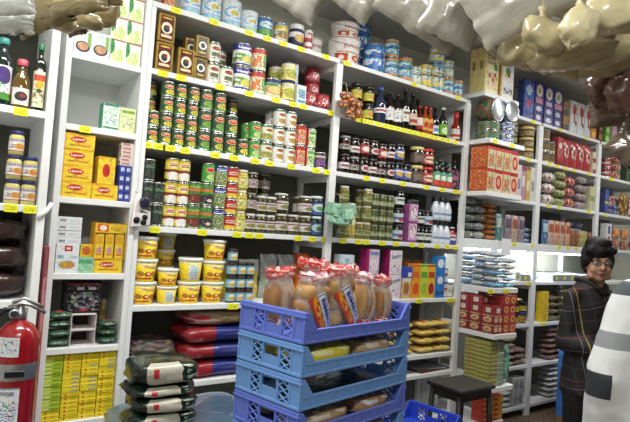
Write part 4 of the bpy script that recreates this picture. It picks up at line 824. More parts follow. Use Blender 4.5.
k_snk = box('snack_box', 'pale orange snack box', .10, .07, .16, '#d8b48c', [('e', .5, .5, .3, .3, '#b5703c'), ('r', 0, 1, .8, 1, '#e6d9c4')]); k_blk = box('blue_box', 'deep blue box with white square', .12, .07, .085, '#2340a8', [('r', .6, .92, .12, .5, '#dfe4f0')])
def juice(desc, c1, c2, f): return box('juice_carton', desc, .088, .06, .27, c1, [('e', .5, .28, .36, .17, f), ('r', .1, .9, .6, .78, c2), ('r', 0, 1, .93, 1, c2)], cat='carton')
k_ju = [juice('orange juice carton', '#e89a2c', '#d9622a', '#e4582a'), juice('yellow-green juice carton', '#c9d24a', '#5fa03a', '#a8c43a'), juice('yellow juice carton with red fruit', '#e6b53a', '#b53a2c', '#a5312a')]
k_orb = bag('orange_fruit_bag', 'round orange packet', .10, .07, .10, '#e07a24', [('e', .5, .5, .3, .3, '#efaa4a')], False, 12)
k_blc = box('cookie_box', 'tall bright blue box', .115, .07, .22, '#2d7fcc', [('e', .5, .65, .3, .14, '#dfe9f2'), ('r', .1, .9, .1, .25, '#1f5aa0')]); k_blc2 = box('cookie_box', 'short bright blue box', .11, .07, .12, '#2d7fcc', [('e', .5, .5, .36, .3, '#dfe9f2')])
k_wcan = can('spray_can', 'white can with red band', .06, .12, '#dfe0e2', [('r', 0, 1, .5, .7, '#b3322e'), ('n', 6, .6, 0, 1, 0, .5, '#8a8f98')]); k_wcan2 = can('milk_can', 'pale milk can', .07, .115, '#e3e5da', [('r', .2, .8, .3, .7, '#b9c4a8')])
run(W+' fifth shelf', ZE, YM, [(345, [k_det]*2), (358, [k_det2]*1), (372, [k_nap, k_nap]), (390, [k_nap2, k_nap2]), (382, [k_clr], .0), (402, [k_snk, k_blk]), (413, [k_ju[0]]), (421.5, [k_ju[1]]), (429.5, [k_ju[2]]), (440, [k_blc, k_blc2]), (448.5, [k_wcan]*2), (455, [k_wcan2]), (404, [k_orb, k_orb, k_orb], .1), (416, [k_orb]*3, .1), (452, [k_wcan]*2, .1)], a0, a1, jit=.03, zmax=ZD-.018)
nb = [('n', 5, .5, 0, 1, 0, 1, '#dfc87a'), ('e', .3, .5, .14, .4, '#b8402c'), ('e', .72, .5, .12, .36, '#8fae4a')]
k_nood = [bag('noodle_bag', 'yellow and red noodle bag', .19, .14, .066, '#d9b455', nb, True, s, wr=.01) for s in (21, 22, 23)]
k_prp = bag('candy_bag', 'purple and grey packet', .22, .1, .05, '#8a7fa6', [('r', 0, .5, 0, 1, '#a9adb0')], True, 24)
def st(n): return [random.choice(k_nood) for i in range(n)]
run(W+' sixth shelf', ZF, YM, [(422, st(4)), (444, st(4)), (399, st(4)), (437, [k_prp], .16)], a0, a1)
# papers and tray in the low gap
b = MB(); b.box(-.2, .2, -.12, .12, 0, .012, mat('dark red card', '#5a2c26', .5), b=.003); tag(obj('flat_carton', b, None, (x_at(424, 3.1, .54), 3.1, .537), (0, 0, .1)), 'dark red flat carton in the low gap, middle bay', 'box')
b = MB(); b.box(-.16, .16, -.1, .1, 0, .008, mat('grey plastic sleeve', '#8d949c', .3), b=.002); tag(obj('plastic_sleeve', b, None, (x_at(424, 3.09, .55), 3.09, .551), (0, 0, -.1)), 'grey plastic sleeve lying on the dark red carton', 'packet')
# ------------------------------------------------------------------ jutting corner shelves (P)
W = 'corner shelving'; m = .0083; a0, a1 = xp0-.03, xp1
def cereal(desc, w, h, d, txt):
    return box('cereal_box', desc, w, d, h, '#e2d3a4', [('r', .0, .1, 0, 1, '#d3bd80'), ('e', .35, .38, .1, .06, '#b5452c'), ('e', .6, .3, .12, .06, '#c4772f'), ('e', .75, .42, .1, .05, '#a3392c'), ('e', .78, .6, .14, .08, '#4d8a4f'), ('e', .5, .5, .16, .05, '#e9e2c4'), ('n', 8, .6, .1, 1, .1, .5, '#9c8a4c'), ('r', .15, .85, .02, .06, '#efe8d0')], '#dcc98c', [('r', .3, .7, .5, .7, '#8a7a4a')], txt=txt, top='#e0cf9a')
k_cf = cereal('tan cereal box with dark lettering', .19, .38, .075, [('CORN', '#2a2a26', .115, .042, -.01, .80), ('FLAKES', '#2a2a26', .115, .03, -.005, .68)])
k_cf2 = box('cereal_box', 'white and tan cereal box', .18, .08, .335, '#e3e2dc', [('r', 0, .12, 0, 1, '#c9a05a'), ('e', .55, .72, .2, .1, '#4f8a52'), ('e', .6, .62, .12, .06, '#b5452c'), ('e', .4, .6, .12, .05, '#c9b06a'), ('r', .2, .95, .1, .3, '#c3c5c8'), ('t', 4, .5, .25, .9, .14, .26, '#5a5c60')], '#c9a05a')
Zt = zP[0]+.0205
place(k_cf, (xp0+.10, yP[0]+.05, Zt), .0, 'front tan cereal box with dark lettering on the corner top shelf', 'tan cereal boxes')
place(k_cf, (xp0+.10, yP[0]+.128, Zt), .0, 'second tan cereal box, behind the front one on the corner top shelf', 'tan cereal boxes')
place(k_cf2, (xp0+.335, yP[0]+.06, Zt), -.03, 'white and tan cereal box, rightmost on the corner top shelf')
k_cfd = box('cereal_box', 'grey box', .15, .07, .2, '#8d8a74', [('r', .1, .9, .5, .8, '#3a3a34')], txt=[('CORN', '#d9d6c4', .11, .04, 0, .62)])
place(k_cfd, (3.64, 3.28, ZA+.016), 0, 'dim grey box with pale lettering behind the yellow milk cans')
# big round tins, lying on their sides with the lid to the front
def biscuit(desc, w, dep, c, lay, lidc='#cdd2d4'):
    r = w/2; p = pmat('tin wrap '+desc, c, lay, .4); Lm = mat('lid foil '+lidc, lidc, .18, .85); Lr = mat('lid rim', '#b5babd', .25, .8)
    R = Matrix.Rotation(pi/2, 4, 'X')
    b = MB(); b.lathe([(r*.97, -dep, p), (r*.97, -.016, p)], 26, 4, R=Matrix.Translation((0, -dep/2, r)) @ R)
    l = MB(); l.lathe([(r*.99, -.018, Lr), (r, -.006, Lr), (r*.96, 0, Lr), (r*.9, -.002, Lm), (0.001, -.001, Lm)], 26, R=Matrix.Translation((0, -dep/2, r)) @ R, capt=False)
    return Kind('biscuit_tin', 'tin', desc, w, dep, w, [('tin_body', b.build('tin_body')), ('lid', l.build('lid'))])
k_bt1 = biscuit('green biscuit tin on its side, silver lid forward', .205, .16, '#2b5a34', [('n', 5, .55, 0, 1, 0, 1, '#a33a36'), ('n', 6, .6, 0, 1, 0, 1, '#4f7d52')])
k_bt2 = biscuit('blue biscuit tin on its side, silver lid forward', .185, .14, '#2c4f8d', [('n', 6, .55, 0, 1, 0, 1, '#cfd6e3')])
k_flat = can('biscuit_tin', 'flat green biscuit tin', .20, .075, '#2c5c38', [('n', 6, .52, 0, 1, 0, 1, '#4a7d52'), ('n', 5, .62, 0, 1, 0, 1, '#a33b34')], cat='tin', lid=mat('lid green', '#3f7a4d', .4))
k_flatb = can('biscuit_tin', 'flat blue biscuit tin', .17, .06, '#2c4f8d', [('n', 6, .52, 0, 1, 0, 1, '#b9c4d6')], cat='tin')
Zt = zP[1]+.0205
place(k_flat, (xp0+.11, yP[1]+.11, Zt), .1, 'lower flat green biscuit tin on the corner second shelf', 'flat green tins'); place(k_flat, (xp0+.11, yP[1]+.11, Zt+.0765), .5, 'upper flat green biscuit tin on the corner second shelf', 'flat green tins')
place(k_bt1, (xp0+.115, yP[1]+.10, Zt+.0765*2), .12, 'green biscuit tin on its side with mirror-like lid, corner second shelf')
for i in range(3): place(k_flatb, (xp0+.33, yP[1]+.10, Zt+.0612*i), .3*i, '%s of three flat blue biscuit tins on the corner second shelf' % ('bottom', 'middle', 'top')[i], 'flat blue tins')
place(k_bt2, (xp0+.325, yP[1]+.09, Zt+.0612*3), -.05, 'blue biscuit tin on its side with mirror-like lid, corner second shelf')
k_rdb = box('tea_box', 'dark red box', .10, .08, .12, '#a33538', [('n', 5, .55, 0, 1, 0, 1, '#d9b5a8')])
place(k_rdb, (xp1-.06, yP[1]+.30, Zt), 0, 'dark red box at the back right of the corner second shelf')
# orange cartons with trays of jars: seen from the left side
def orange_case():
    w, d, h = .1095, .17, .187
    f = pmat('orange case front', '#d6c4a6', [('r', 0, 1, .86, 1, '#c0322c'), ('r', .1, .9, .08, .8, '#93a878'), ('e', .5, .42, .3, .3, '#b8562e'), ('n', 7, .55, .1, .9, .1, .8, '#dccdb0'), ('r', 0, .08, 0, 1, '#d0622c')], .4)
    f2 = pmat('red case front', '#d6bfa8', [('r', 0, 1, .84, 1, '#a8262b'), ('e', .5, .45, .36, .32, '#b52f2a'), ('e', .5, .45, .2, .18, '#d9a27a'), ('r', 0, 1, 0, .08, '#d6c7ae')], .4)
    s = pmat('orange case side', '#d0622c', [('s', 0, 4, .2, 0, 1, 0, 1, '#b9501f'), ('s', 1, 4, .14, 0, 1, 0, 1, '#b9501f'), ('n', 16, .6, 0, 1, .1, .95, '#e9c3a0')], .5)
    K = []
    for ff, nm in ((f, 'orange case with green picture front'), (f2, 'orange case with red picture front')):
        b = MB(); b.box(-w/2, w/2, -d/2, d/2, 0, h, ff, s, s, .002); K.append(Kind('carton_case', 'carton', nm, w, d, h, [('carton_case', b.build('carton_case'))]))
    return K
k_oc = orange_case(); Zt = zP[2]+.0205
for j in range(2):
    for i in range(4):
        k = k_oc[0 if (i < 2 and j == 1) or i % 2 == 0 and i < 3 else 1]
        place(k, (xp0+.06+.1105*i, yP[2]+.098, Zt+j*.1876), 0, '%s, %s from left in the %s row, corner third shelf' % (k.desc, ORD[i+1], ('lower', 'upper')[j]), 'orange cases, corner third shelf')
# shelf of foil and orange packets above the valance
k_foil = [bag('snack_packet', 'silver and olive packet', .14, .12, .071, '#8f938a', [('n', 6, .5, 0, 1, 0, 1, '#c9ccc4'), ('n', 7, .56, 0, 1, 0, 1, '#55603f')], True, 31, 'packet', .2), bag('snack_packet', 'white and grey packet', .13, .12, .075, '#c3c5c6', [('n', 6, .55, 0, 1, 0, 1, '#7f8488')], True, 32, 'packet', .2)]
k_ora = bag('snack_packet', 'orange packet', .15, .12, .047, '#d9772a', [('n', 5, .54, 0, 1, 0, 1, '#efc06a'), ('n', 6, .6, 0, 1, 0, 1, '#a8432a')], True, 33, 'packet', .2)
k_blp = bag('snack_packet', 'blue and white packet', .11, .1, .05, '#4a78b5', [('n', 6, .54, 0, 1, 0, 1, '#cfdbe8')], True, 34, 'packet', .2)
k_dkb = bag('snack_packet', 'dark blue and red packet', .12, .1, .06, '#3a4a7d', [('n', 5, .55, 0, 1, 0, 1, '#a34438')], True, 35, 'packet', .25)
f0, f1 = k_foil
run(W+' fourth shelf', zP[3], YM, [(473, [f0]*5), (486, [f1, f1, f0, f1]), (500, [k_ora]*7), (494, [k_dkb]*5, .14)], xp0+.018, xp1-.018, jit=.05, zoff=.0205)
# the lit shelf below: blue and silver packets
k_sil = [bag('soup_packet', 'silver and blue packet', .14, .13, .048, '#c6ced6', [('n', 5, .54, 0, 1, 0, 1, '#5f93c4'), ('n', 6, .62, 0, 1, 0, 1, '#efefef')], True, 41, 'packet', .18), bag('soup_packet', 'silver foil packet', .13, .13, .05, '#cfd2d4', [('n', 6, .55, 0, 1, 0, 1, '#9aa0a6')], True, 42, 'packet', .15), bag('soup_packet', 'blue and pink packet', .14, .13, .046, '#6aa3d0', [('e', .3, .5, .2, .35, '#e9e3e6'), ('e', .75, .5, .14, .25, '#c99ab0')], True, 43, 'packet', .2)]
s0, s1, s2 = k_sil
k_bluec = box('tea_box', 'dark blue box with white ovals', .085, .1, .105, '#27357f', [('e', .5, .5, .34, .24, '#dfe0ea'), ('r', .1, .9, .1, .2, '#8f2f3a')])
run('corner lit shelf', zP[4], yP[4], [(494, [s2, s1, s2, s1, s0, s1]), (506, [s2, s0, s1, s1, s0]), (492, [s1, s0, s1, s0, s1, s0], .135), (506, [s0, s1]*2, .135), (484, [s2, s1, s0, s1, s2, s1], .28), (499, [s1, s0, s1, s2, s1, s0], .28)], xp0+.02, 4.05, jit=.05, zoff=.0205)
for bi, (bx_, by_) in enumerate(((4.105, 3.02), (4.105, 3.02))):
    place(k_bluec, (bx_, by_, 1.258+.016+.1055*bi), 0, ('lower', 'upper')[bi]+' dark blue box with white ovals right of the foil packets', 'dark blue boxes')
s_ = MB(); s_.box(4.06, 4.2, 2.95, 3.1, 1.24, 1.2735, WHITE, b=.003); tag(obj('ledge_board', s_), 'small white ledge board under the two dark blue boxes', 'board')
# red boxes
rl = [('r', 0, 1, 0, .1, '#6a131a'), ('e', .3, .45, .22, .3, '#d3b090'), ('e', .8, .45, .2, .3, '#d3b090'), ('r', .05, .9, .78, .92, '#c9a27a')]
k_rb1 = box('biscuit_box', 'dark red box with biscuit picture', .11, .12, .075, '#8f1f29', rl, '#8a1f28', [('e', .5, .45, .34, .3, '#d3b090'), ('e', .5, .4, .2, .16, '#a87a55'), ('r', .05, .9, .82, .94, '#c9a27a')])
k_rb2 = box('biscuit_box', 'dark red box with white square', .10, .12, .068, '#9c222b', [('r', .3, .75, .2, .75, '#e3d6d2'), ('r', 0, 1, .88, 1, '#6a131a')], '#96222b', [('r', .3, .7, .2, .75, '#d9cfcb')])
k_rb3 = box('biscuit_box', 'red box with yellow ring', .092, .12, .075, '#b5242a', [('e', .5, .5, .3, .34, '#dcbf6a'), ('e', .5, .5, .18, .2, '#b5242a')], '#a32028')
for lev in range(2):
    for r_ in range(3):
        place(k_rb1, (xp0+.06, yP[5]+.075+.125*r_, zP[5]+.022+lev*.0756), random.uniform(-.03, .03), '%s dark red box with biscuit pictures, %s row from front, corner red box shelf' % (('lower', 'upper')[lev], ORD[r_+1]), 'biscuit boxes, corner red box shelf')
for r_, n_ in enumerate((1, 2, 2)):
    for lev in range(n_):
        place(k_rb2, (xp0+.06, yP[5]+.075+.125*r_, zP[5]+.022+2*.0756+lev*.0686), random.uniform(-.04, .04), '%s small red box with white square, %s row from front, corner red box shelf' % (('lower', 'upper')[lev], ORD[r_+1]), 'small red boxes, corner red box shelf')
run('corner red box shelf', zP[5], yP[5], [(501, [k_rb3]*4), (511, [k_rb3]*4), (503, [k_rb2]*4, .14)], xp0+.12, 4.04, jit=.02, zoff=.022)
sidel = [('s', 1, 3, .3, 0, 1, 0, 1, '#8a8450'), ('n', 8, .55, 0, 1, 0, 1, '#c9b56a'), ('n', 9, .6, 0, 1, 0, 1, '#7a7d5a')]
k_np = [box('noodle_packet', 'yellow-green noodle packet', .10, .26, .032, '#b8a860', sidel, '#b3a45c', sidel, cat='packet', b=.006), box('noodle_packet', 'grey-green noodle packet', .085, .2, .038, '#a9aea0', [('n', 8, .55, 0, 1, 0, 1, '#6f7d68')], cat='packet', b=.006)]
k_teal = bag('tea_bag_pack', 'teal patterned pack', .12, .1, .30, '#6fa392', [('s', 1, 8, .15, 0, 1, 0, 1, '#3f7564'), ('n', 12, .58, 0, 1, 0, 1, '#a9cfc0')], False, 44, 'pack')
run(W+' noodle shelf', zP[6], yP[6], [(490, [k_np[0]]*11), (499, [k_np[1]]*9), (508, [k_teal])], xp0, 4.06, jit=.02, zoff=.022)
k_ry2 = box('biscuit_box', 'yellow and red packet', .13, .12, .04, '#d9b03a', [('r', 0, .5, 0, .5, '#b5302a'), ('n', 6, .55, 0, 1, 0, 1, '#a8362c')], '#b5302a')
run(W+' lowest shelf', zP[7], yP[7], [(484, [k_ry2]*6), (498, [k_ry2]*5)], xp0, 4.1, zoff=.022)

# ------------------------------------------------------------------ right-hand shelving (R)
m = .0095; S1, S2, S3 = 'coffee bay', 'red bay', 'edge bay'
b1 = (xp1+.01, xr1-.036); b2 = (xr1+.036, xr2-.037); b3 = (xr2+.037, xr3-.04)
k_omo = box('detergent_box', 'tall blue detergent box', .16, .07, .37, '#2c4fa8', [('e', .5, .75, .3, .14, '#a9c0e3'), ('n', 5, .55, .1, .9, .1, .7, '#5f86cc'), ('r', .1, .9, .1, .2, '#1b3070'), ('e', .5, .4, .26, .1, '#b33f5a')], '#1f3a8c')
dl = [('e', .5, .62, .36, .28, '#e3e0ea'), ('e', .5, .62, .2, .16, '#d9a83a'), ('e', .42, .6, .1, .1, '#3f9a4f'), ('r', .15, .85, .06, .26, '#c9bfe0')]
k_det3 = box('detergent_box', 'purple box with pink foot', .15, .07, .215, '#332f86', dl[:3]+[('r', .1, .9, .05, .3, '#c98aa9')], '#2a2670'); k_det4 = box('detergent_box', 'purple box with yellow flower', .15, .07, .215, '#332f86', dl, '#2a2670')
k_dets = box('detergent_box', 'small purple box', .15, .07, .085, '#3a378f', [('e', .5, .5, .3, .3, '#d9d6e6'), ('r', 0, 1, 0, .1, '#232060')], '#2a2670')
run(S1+' top shelf', ZA, YM, [(526, [k_omo])], b1[0], b1[1]+.2)
run(S2+' top shelf', ZA, YM, [(536, [k_dets, k_dets, k_det3]), (546, [k_dets, k_dets, k_det4]), (555, [k_dets, k_dets, k_det3]), (563, [box('biscuit_box', 'brown box with dark foot', .11, .07, .15, '#7a4a26', [('r', 0, 1, 0, .4, '#3f2a24'), ('n', 6, .55, 0, 1, .4, 1, '#c9933a')])]*2)], xr1-.22, b2[1])
wl = [('r', .4, .6, .3, .9, '#b5303a'), ('r', 0, 1, 0, .3, '#dadfe3'), ('e', .75, .3, .14, .08, '#8a4a3a')]
k_flour = box('flour_pack', 'white pack with red letter', .12, .08, .34, '#dfe0e2', wl, cat='pack', b=.012, txt=[('M', '#b5303a', .07, .09, 0, .7)])
def sm(desc, c, lay): return box('dessert_box', desc, .10, .07, .10, c, lay)
k_so, k_sb2, k_sg = sm('small orange dessert box', '#d98a2c', [('e', .5, .5, .3, .3, '#efc46a')]), sm('small brown dessert box', '#4f3328', [('e', .5, .5, .3, .3, '#b5793a')]), sm('small green dessert box', '#6fb03f', [('e', .5, .5, .3, .3, '#c9dfa0')])
k_spk = sm('small pink striped box', '#dccfd0', [('s', 0, 4, .4, 0, 1, 0, 1, '#b54a5f')]); k_sbl = sm('small blue dessert box', '#3f6ab5', [('e', .5, .5, .3, .3, '#a9c0e0')])
run(S2+' top shelf right end', ZA, YM, [(571, [k_flour]), (578, [k_flour]), (585, [k_flour]), (591, [k_so]*3), (598, [k_sb2]*3), (605, [k_sg]*3), (612, [k_spk]*3), (619, [k_sbl]*3), (627, [k_sbl]*3)], x_at(566, YM, ZA+.1), xr3-.02)
# coffee jars with gold lids
k_gl = jar('coffee_jar', 'coffee jar with gold lid', .145, .105, '#4a3a24', '#cdb478', '#6a5a34', [('n', 6, .55, 0, 1, 0, 1, '#b5a06a')], .3, (.1, .6), .95, parts=True)
k_gd = jar('coffee_jar', 'dark coffee jar with pale lid', .135, .103, '#38301f', '#8f8a62', '#5a5234', [('n', 6, .5, 0, 1, 0, 1, '#a39a6a')], .3, (.1, .6), .95, parts=True)
run(S1+' second shelf', ZB, YM, [(526, [k_gd]*3), (536, [k_gl]*3), (521, [k_gd]*3, .13)], b1[0], b1[1], zmax=ZA-.02)
RCl = [('r', 0, 1, .8, 1, '#2b4a2c'), ('n', 6, .5, 0, 1, .1, .8, '#3f6a35'), ('r', 0, 1, 0, .1, '#d9c9a0')]
k_rc = can('sauce_can', 'red and green sauce can', .10, .11, '#a32a2a', RCl); k_rc2 = box('cocoa_box', 'tall red box with cream letters', .115, .07, .29, '#a8232f', [('e', .5, .7, .3, .1, '#e3d3c9'), ('n', 6, .56, .1, .9, .3, .6, '#d3a59a'), ('r', 0, 1, 0, .16, '#6a1420')], '#8a1a25')
k_rc3 = bag('coffee_pack', 'red pack with white stripes', .15, .07, .30, '#ad2733', [('e', .5, .55, .3, .24, '#e0cfca'), ('e', .5, .55, .16, .14, '#ad2733'), ('n', 5, .6, 0, 1, 0, 1, '#7a1722')], False, 51, 'pack')
k_cup = box('filter_box', 'small cream box', .07, .07, .12, '#d6cdb2', [('r', 0, 1, 0, .4, '#a3382f')])
run(S2+' second shelf', ZB, YM, [(546, [k_rc]*3), (553, [k_rc]*2), (560, [k_rc2]), (567, [k_rc3]), (574, [k_rc3]), (581, [k_rc3]), (588, [k_rc3]), (594, [k_cup]*2), (551, [k_rc]*3, .1), (564, [k_rc2], .1)], b2[0], b2[1], zmax=ZA-.02)
k_wf2 = can('wafer_can', 'red and white can', .10, .11, '#b03038', [('r', 0, 1, .35, .65, '#dfd3cf'), ('n', 6, .56, 0, 1, 0, 1, '#8a2028')])
k_pkw = bag('cookie_pack', 'red and beige cookie pack', .18, .08, .095, '#b8504a', [('n', 5, .5, 0, 1, 0, 1, '#d9c3a3')], True, 52, 'pack'); k_dbx = box('tea_box', 'dark green box', .13, .07, .13, '#26382a', [('n', 6, .55, 0, 1, 0, 1, '#5a7a4a')])
run(S3+' second shelf', ZB, YM, [(606, [k_wf2]*2), (615, [k_pkw]*3), (626, [k_dbx]*2), (634, [k_pkw]*3)], b3[0], b3[1], zmax=ZA-.02)
# third shelf
k_pst = box('spaghetti_box', 'tall mauve spaghetti box', .075, .06, .33, '#b890a8', [('r', .2, .8, .4, .7, '#d9cfd6'), ('r', 0, 1, .85, 1, '#8d4a6a')]); k_pst2 = box('spaghetti_box', 'tall gold spaghetti box', .075, .06, .33, '#c9a858', [('r', .2, .8, .3, .6, '#e3d6b0'), ('r', 0, 1, .9, 1, '#8a6a2a')]); k_pst3 = box('spaghetti_box', 'tall pale spaghetti box', .075, .06, .33, '#d3d3cf', [('r', .2, .8, .3, .6, '#a88fa0')])
run(S1+' third shelf', ZCc, YM, [(525, [k_pst3]), (530, [k_pst]), (535, [k_pst2]), (520, [k_pst]), (539, [k_pst3])], b1[0], b1[1], zmax=ZB-.02)
k_rw = bag('snack_bag', 'white bag with red and green print', .19, .09, .11, '#dcdcd8', [('n', 5, .55, 0, 1, 0, 1, '#b02f3a'), ('n', 6, .62, 0, 1, 0, 1, '#3f7a45')], True, 53); k_rg = bag('snack_bag', 'green and red snack bag', .19, .09, .092, '#93a36a', [('n', 5, .54, 0, 1, 0, 1, '#cfd3b0'), ('n', 6, .58, 0, 1, 0, 1, '#b5393a')], True, 54)
k_rr = bag('snack_bag', 'red snack bag', .18, .09, .11, '#b54a45', [('n', 5, .54, 0, 1, 0, 1, '#dcc9b8')], True, 55); k_li = bag('snack_bag', 'lilac snack bag', .2, .09, .09, '#9a85a0', [('n', 5, .54, 0, 1, 0, 1, '#bfae7a')], True, 56); k_bg = box('rice_box', 'tall beige box', .1, .07, .27, '#c9c3a0', [('r', 0, 1, .4, .6, '#8a9a6a')])
run(S2+' third shelf', ZCc, YM, [(547, [k_rw]*3), (558, [k_rg]*4), (567.5, [k_rr]*3), (579, [k_li]*4), (590, [k_bg])], b2[0], b2[1], zmax=ZB-.02)
k_bc = box('cereal_box', 'dark blue box', .1, .07, .27, '#2a3a7a', [('n', 5, .55, 0, 1, 0, 1, '#5a7ac0'), ('r', 0, 1, .4, .5, '#d9b53a')]); k_rdp = bag('cookie_pack', 'red patterned pack', .2, .08, .24, '#a3384a', [('n', 5, .5, 0, 1, 0, 1, '#d6c0b8')], False, 57, 'pack'); k_ban = bag('chips_bag', 'yellow and brown bag', .16, .08, .27, '#6a4a26', [('n', 4, .54, 0, 1, 0, 1, '#d9a82c')], False, 58); k_blr = bag('candy_bag', 'blue and red flat pack', .2, .09, .06, '#3a5aa5', [('n', 5, .55, 0, 1, 0, 1, '#c9cfdc')], True, 59)
run(S3+' third shelf', ZCc, YM, [(604, [k_bc]), (613, [k_blr]*2, 0), (613.5, [k_rdp], .1), (623, [k_ban]), (632, [k_rdp])], b3[0], b3[1], zmax=ZB-.02)
# fourth shelf: cards and packets standing over the valance
def card(desc, c, c2, w=.105, h=.25): return bag('spice_packet', desc, w, .035, h, c, [('r', .1, .9, .5, .85, c2), ('n', 5, .58, 0, 1, 0, .6, c2)], False, hash(desc) % 50 if False else len(desc)+int(c[1:3], 16) % 40, 'packet', .35)
k_c = [card('pale pink packet', '#cdb3a6', '#a85a4a'), card('blue packet', '#3a6a9c', '#a9c3d6'), card('grey-mauve packet', '#a396a0', '#6a5a70'), card('flesh toned packet', '#d6a88a', '#b0523f'), card('teal packet', '#5a9a9a', '#d3dcd3')]
run(S1+' fourth shelf', zR4, YM, [(519, [k_c[4]], .03), (524, [k_c[2]]), (530, [k_c[0]]), (536, [k_c[2]]), (541, [k_blp]*3, .02)], b1[0], b1[1])
k_bl5 = bag('candy_bag', 'blue and red candy bag', .17, .1, .07, '#45598c', [('n', 5, .52, 0, 1, 0, 1, '#c9ccd6'), ('n', 5, .6, 0, 1, 0, 1, '#a8443f')], True, 61); k_br = bag('spice_packet', 'brown and red spice packet', .09, .04, .17, '#7a4a2c', [('n', 6, .54, 0, 1, 0, 1, '#b57a3f'), ('n', 6, .6, 0, 1, 0, 1, '#a3332c')], False, 62, 'packet'); k_yc = bag('spice_packet', 'yellow and teal packet', .08, .04, .18, '#c9b05a', [('n', 5, .54, 0, 1, 0, 1, '#5a8a9a')], False, 63, 'packet')
run(S2+' fourth shelf', zR4, YM, [(547, [k_c[1]]), (552, [k_c[0]]), (557, [k_c[3]]), (562, [k_c[0]]), (567, [k_c[3]]), (573, [k_br]), (578, [k_br]), (583, [k_yc]), (588, [k_yc]), (593, [k_br]), (556, [k_bl5]*4, .1), (572, [k_bl5]*4, .1), (587, [k_bl5]*4, .1)], b2[0], b2[1], zmax=ZCc-.02)
k_wbb = box('cereal_box', 'white box with blue and red letters', .12, .07, .29, '#d9d9dc', [('r', .3, .7, .6, .9, '#2c4a9a'), ('r', .3, .7, .2, .5, '#b5323a')]); k_orp = bag('snack_bag', 'orange snack bag', .13, .08, .13, '#d07a3a', [('n', 5, .54, 0, 1, 0, 1, '#e3c29a')], False, 64); k_brp = bag('snack_bag', 'brown striped snack bag', .13, .08, .12, '#8a4a3a', [('n', 5, .54, 0, 1, 0, 1, '#c99a7a')], False, 65)
run(S3+' fourth shelf', zR4, YM, [(606, [k_orp]*2 and [k_wbb]), (615, [k_brp, k_orp]), (624, [k_brp, k_orp]), (633, [k_brp, k_orp])], b3[0], b3[1], zmax=ZCc-.02)
# counter with trays under the tube
k_try = box('price_tray', 'grey tray with yellow tag', .15, .3, .07, '#8a8f92', [('e', .5, .5, .16, .26, '#d9e02c'), ('r', 0, 1, .88, 1, '#b5babd')], '#6f7478', cat='tray', top='#c9cdce')
run(S2+' lit counter', 1.258, YM, [(545, [k_try]), (556, [k_try]), (566, [k_try]), (576, [k_try]), (587, [k_try])], b2[0], b2[1], jit=0)
run(S1+' lit counter', 1.258, YM, [(528, [k_try]), (535, [box('spice_box', 'small white box with green patch', .1, .08, .09, '#dfe2dc', [('e', .5, .5, .25, .3, '#8ab04a')])])], b1[0], b1[1], jit=0)
for i, (px, L_) in enumerate(((549, .32), (560, .3), (572, .36))):
    c = Vector((x_at(px, 3.1, 1.345), 3.12, 1.344)); b = MB(); b.box(-L_/2, L_/2, -.012, .012, 0, .012, DARK, b=.003); b.box(-L_/2, -L_/2+.1, -.016, .016, .012, .018, BLACK, b=.003)
    tag(obj('long_tongs', b, None, c, (0, 0, -.5)), 'dark long tongs lying across the lit trays, %s from left' % ORD[i+1], 'tongs', 'tongs on the lit trays')
# lower shelves
k_ja = jar('honey_jar', 'brown jar with blue lid', .095, .105, '#5a3a1e', '#2c3f8a', '#c9b04a', [('n', 6, .52, 0, 1, 0, 1, '#8a3a2c')], .2, (.15, .7), .95); k_jy = jar('honey_jar', 'dark jar with yellow label', .095, .10, '#2c241c', '#1f1c1a', '#d0b13a', [('n', 6, .52, 0, 1, 0, 1, '#6a3a2c')], .2, (.15, .7), .95)
k_yt = box('yeast_box', 'bright yellow box', .12, .07, .10, '#e3c22c', [('r', .3, .7, .2, .8, '#d0a81f'), ('r', 0, 1, 0, .06, '#b08a1a')]); k_yp = bag('candy_bag', 'yellow and blue packet', .15, .1, .05, '#d3a52c', [('n', 5, .53, 0, 1, 0, 1, '#3a5a9c')], True, 66)
run(S1+' jar shelf', .856, YM, [(519, [k_ja, k_ja, k_yp]), (527.5, [k_jy, k_jy, k_yp]), (535, [k_ja, k_jy]), (523, [k_ja]*3, .11)], b1[0], b1[1])
k_mx = bag('nut_bag', 'brown mixed nut bag', .2, .12, .065, '#54463a', [('n', 7, .52, 0, 1, 0, 1, '#8f7a4a'), ('n', 7, .6, 0, 1, 0, 1, '#6a2f3a')], True, 67); k_mx2 = bag('nut_bag', 'dark bag with yellow print', .2, .12, .065, '#3a3836', [('n', 6, .55, 0, 1, 0, 1, '#b5a53f')], True, 68)
run(S2+' jar shelf', .856, YM, [(547, [k_yt]*3), (557, [k_mx]*4), (567, [k_mx2]*5), (577, [k_mx, k_mx2, k_mx, k_mx2]), (587, [k_mx]*4)], b2[0], b2[1])
k_sg1 = bag('bean_packet', 'pale brown bean packet', .175, .13, .055, '#8f7f74', [('n', 6, .52, 0, 1, 0, 1, '#b5a59a')], True, 69, 'packet'); k_sg2 = bag('bean_packet', 'reddish bean packet', .175, .13, .055, '#6f4f48', [('n', 6, .52, 0, 1, 0, 1, '#a08078')], True, 70, 'packet')
run(S1+' packet shelf', .466, YM, [(519, [k_sg1]*4), (529, [k_sg1]*5), (537, [k_sg2]*3)], b1[0], b1[1])
run(S2+' packet shelf', .466, YM, [(548, [k_sg2]*6), (558, [k_sg2, k_sg1, k_sg2, k_sg2, k_sg1]), (569, [k_sg2]*5), (580, [k_sg1]*4)], b2[0], b2[1])
k_wbx = box('carton', 'white carton with grey picture', .2, .1, .13, '#b9bcbc', [('e', .3, .5, .15, .3, '#8a8d90'), ('e', .7, .5, .15, .3, '#8a8d90')]); k_wsg = bag('sugar_bag', 'white sugar bag', .2, .15, .052, '#c3c5c4', [('n', 5, .6, 0, 1, 0, 1, '#9a9d9d')], True, 71)
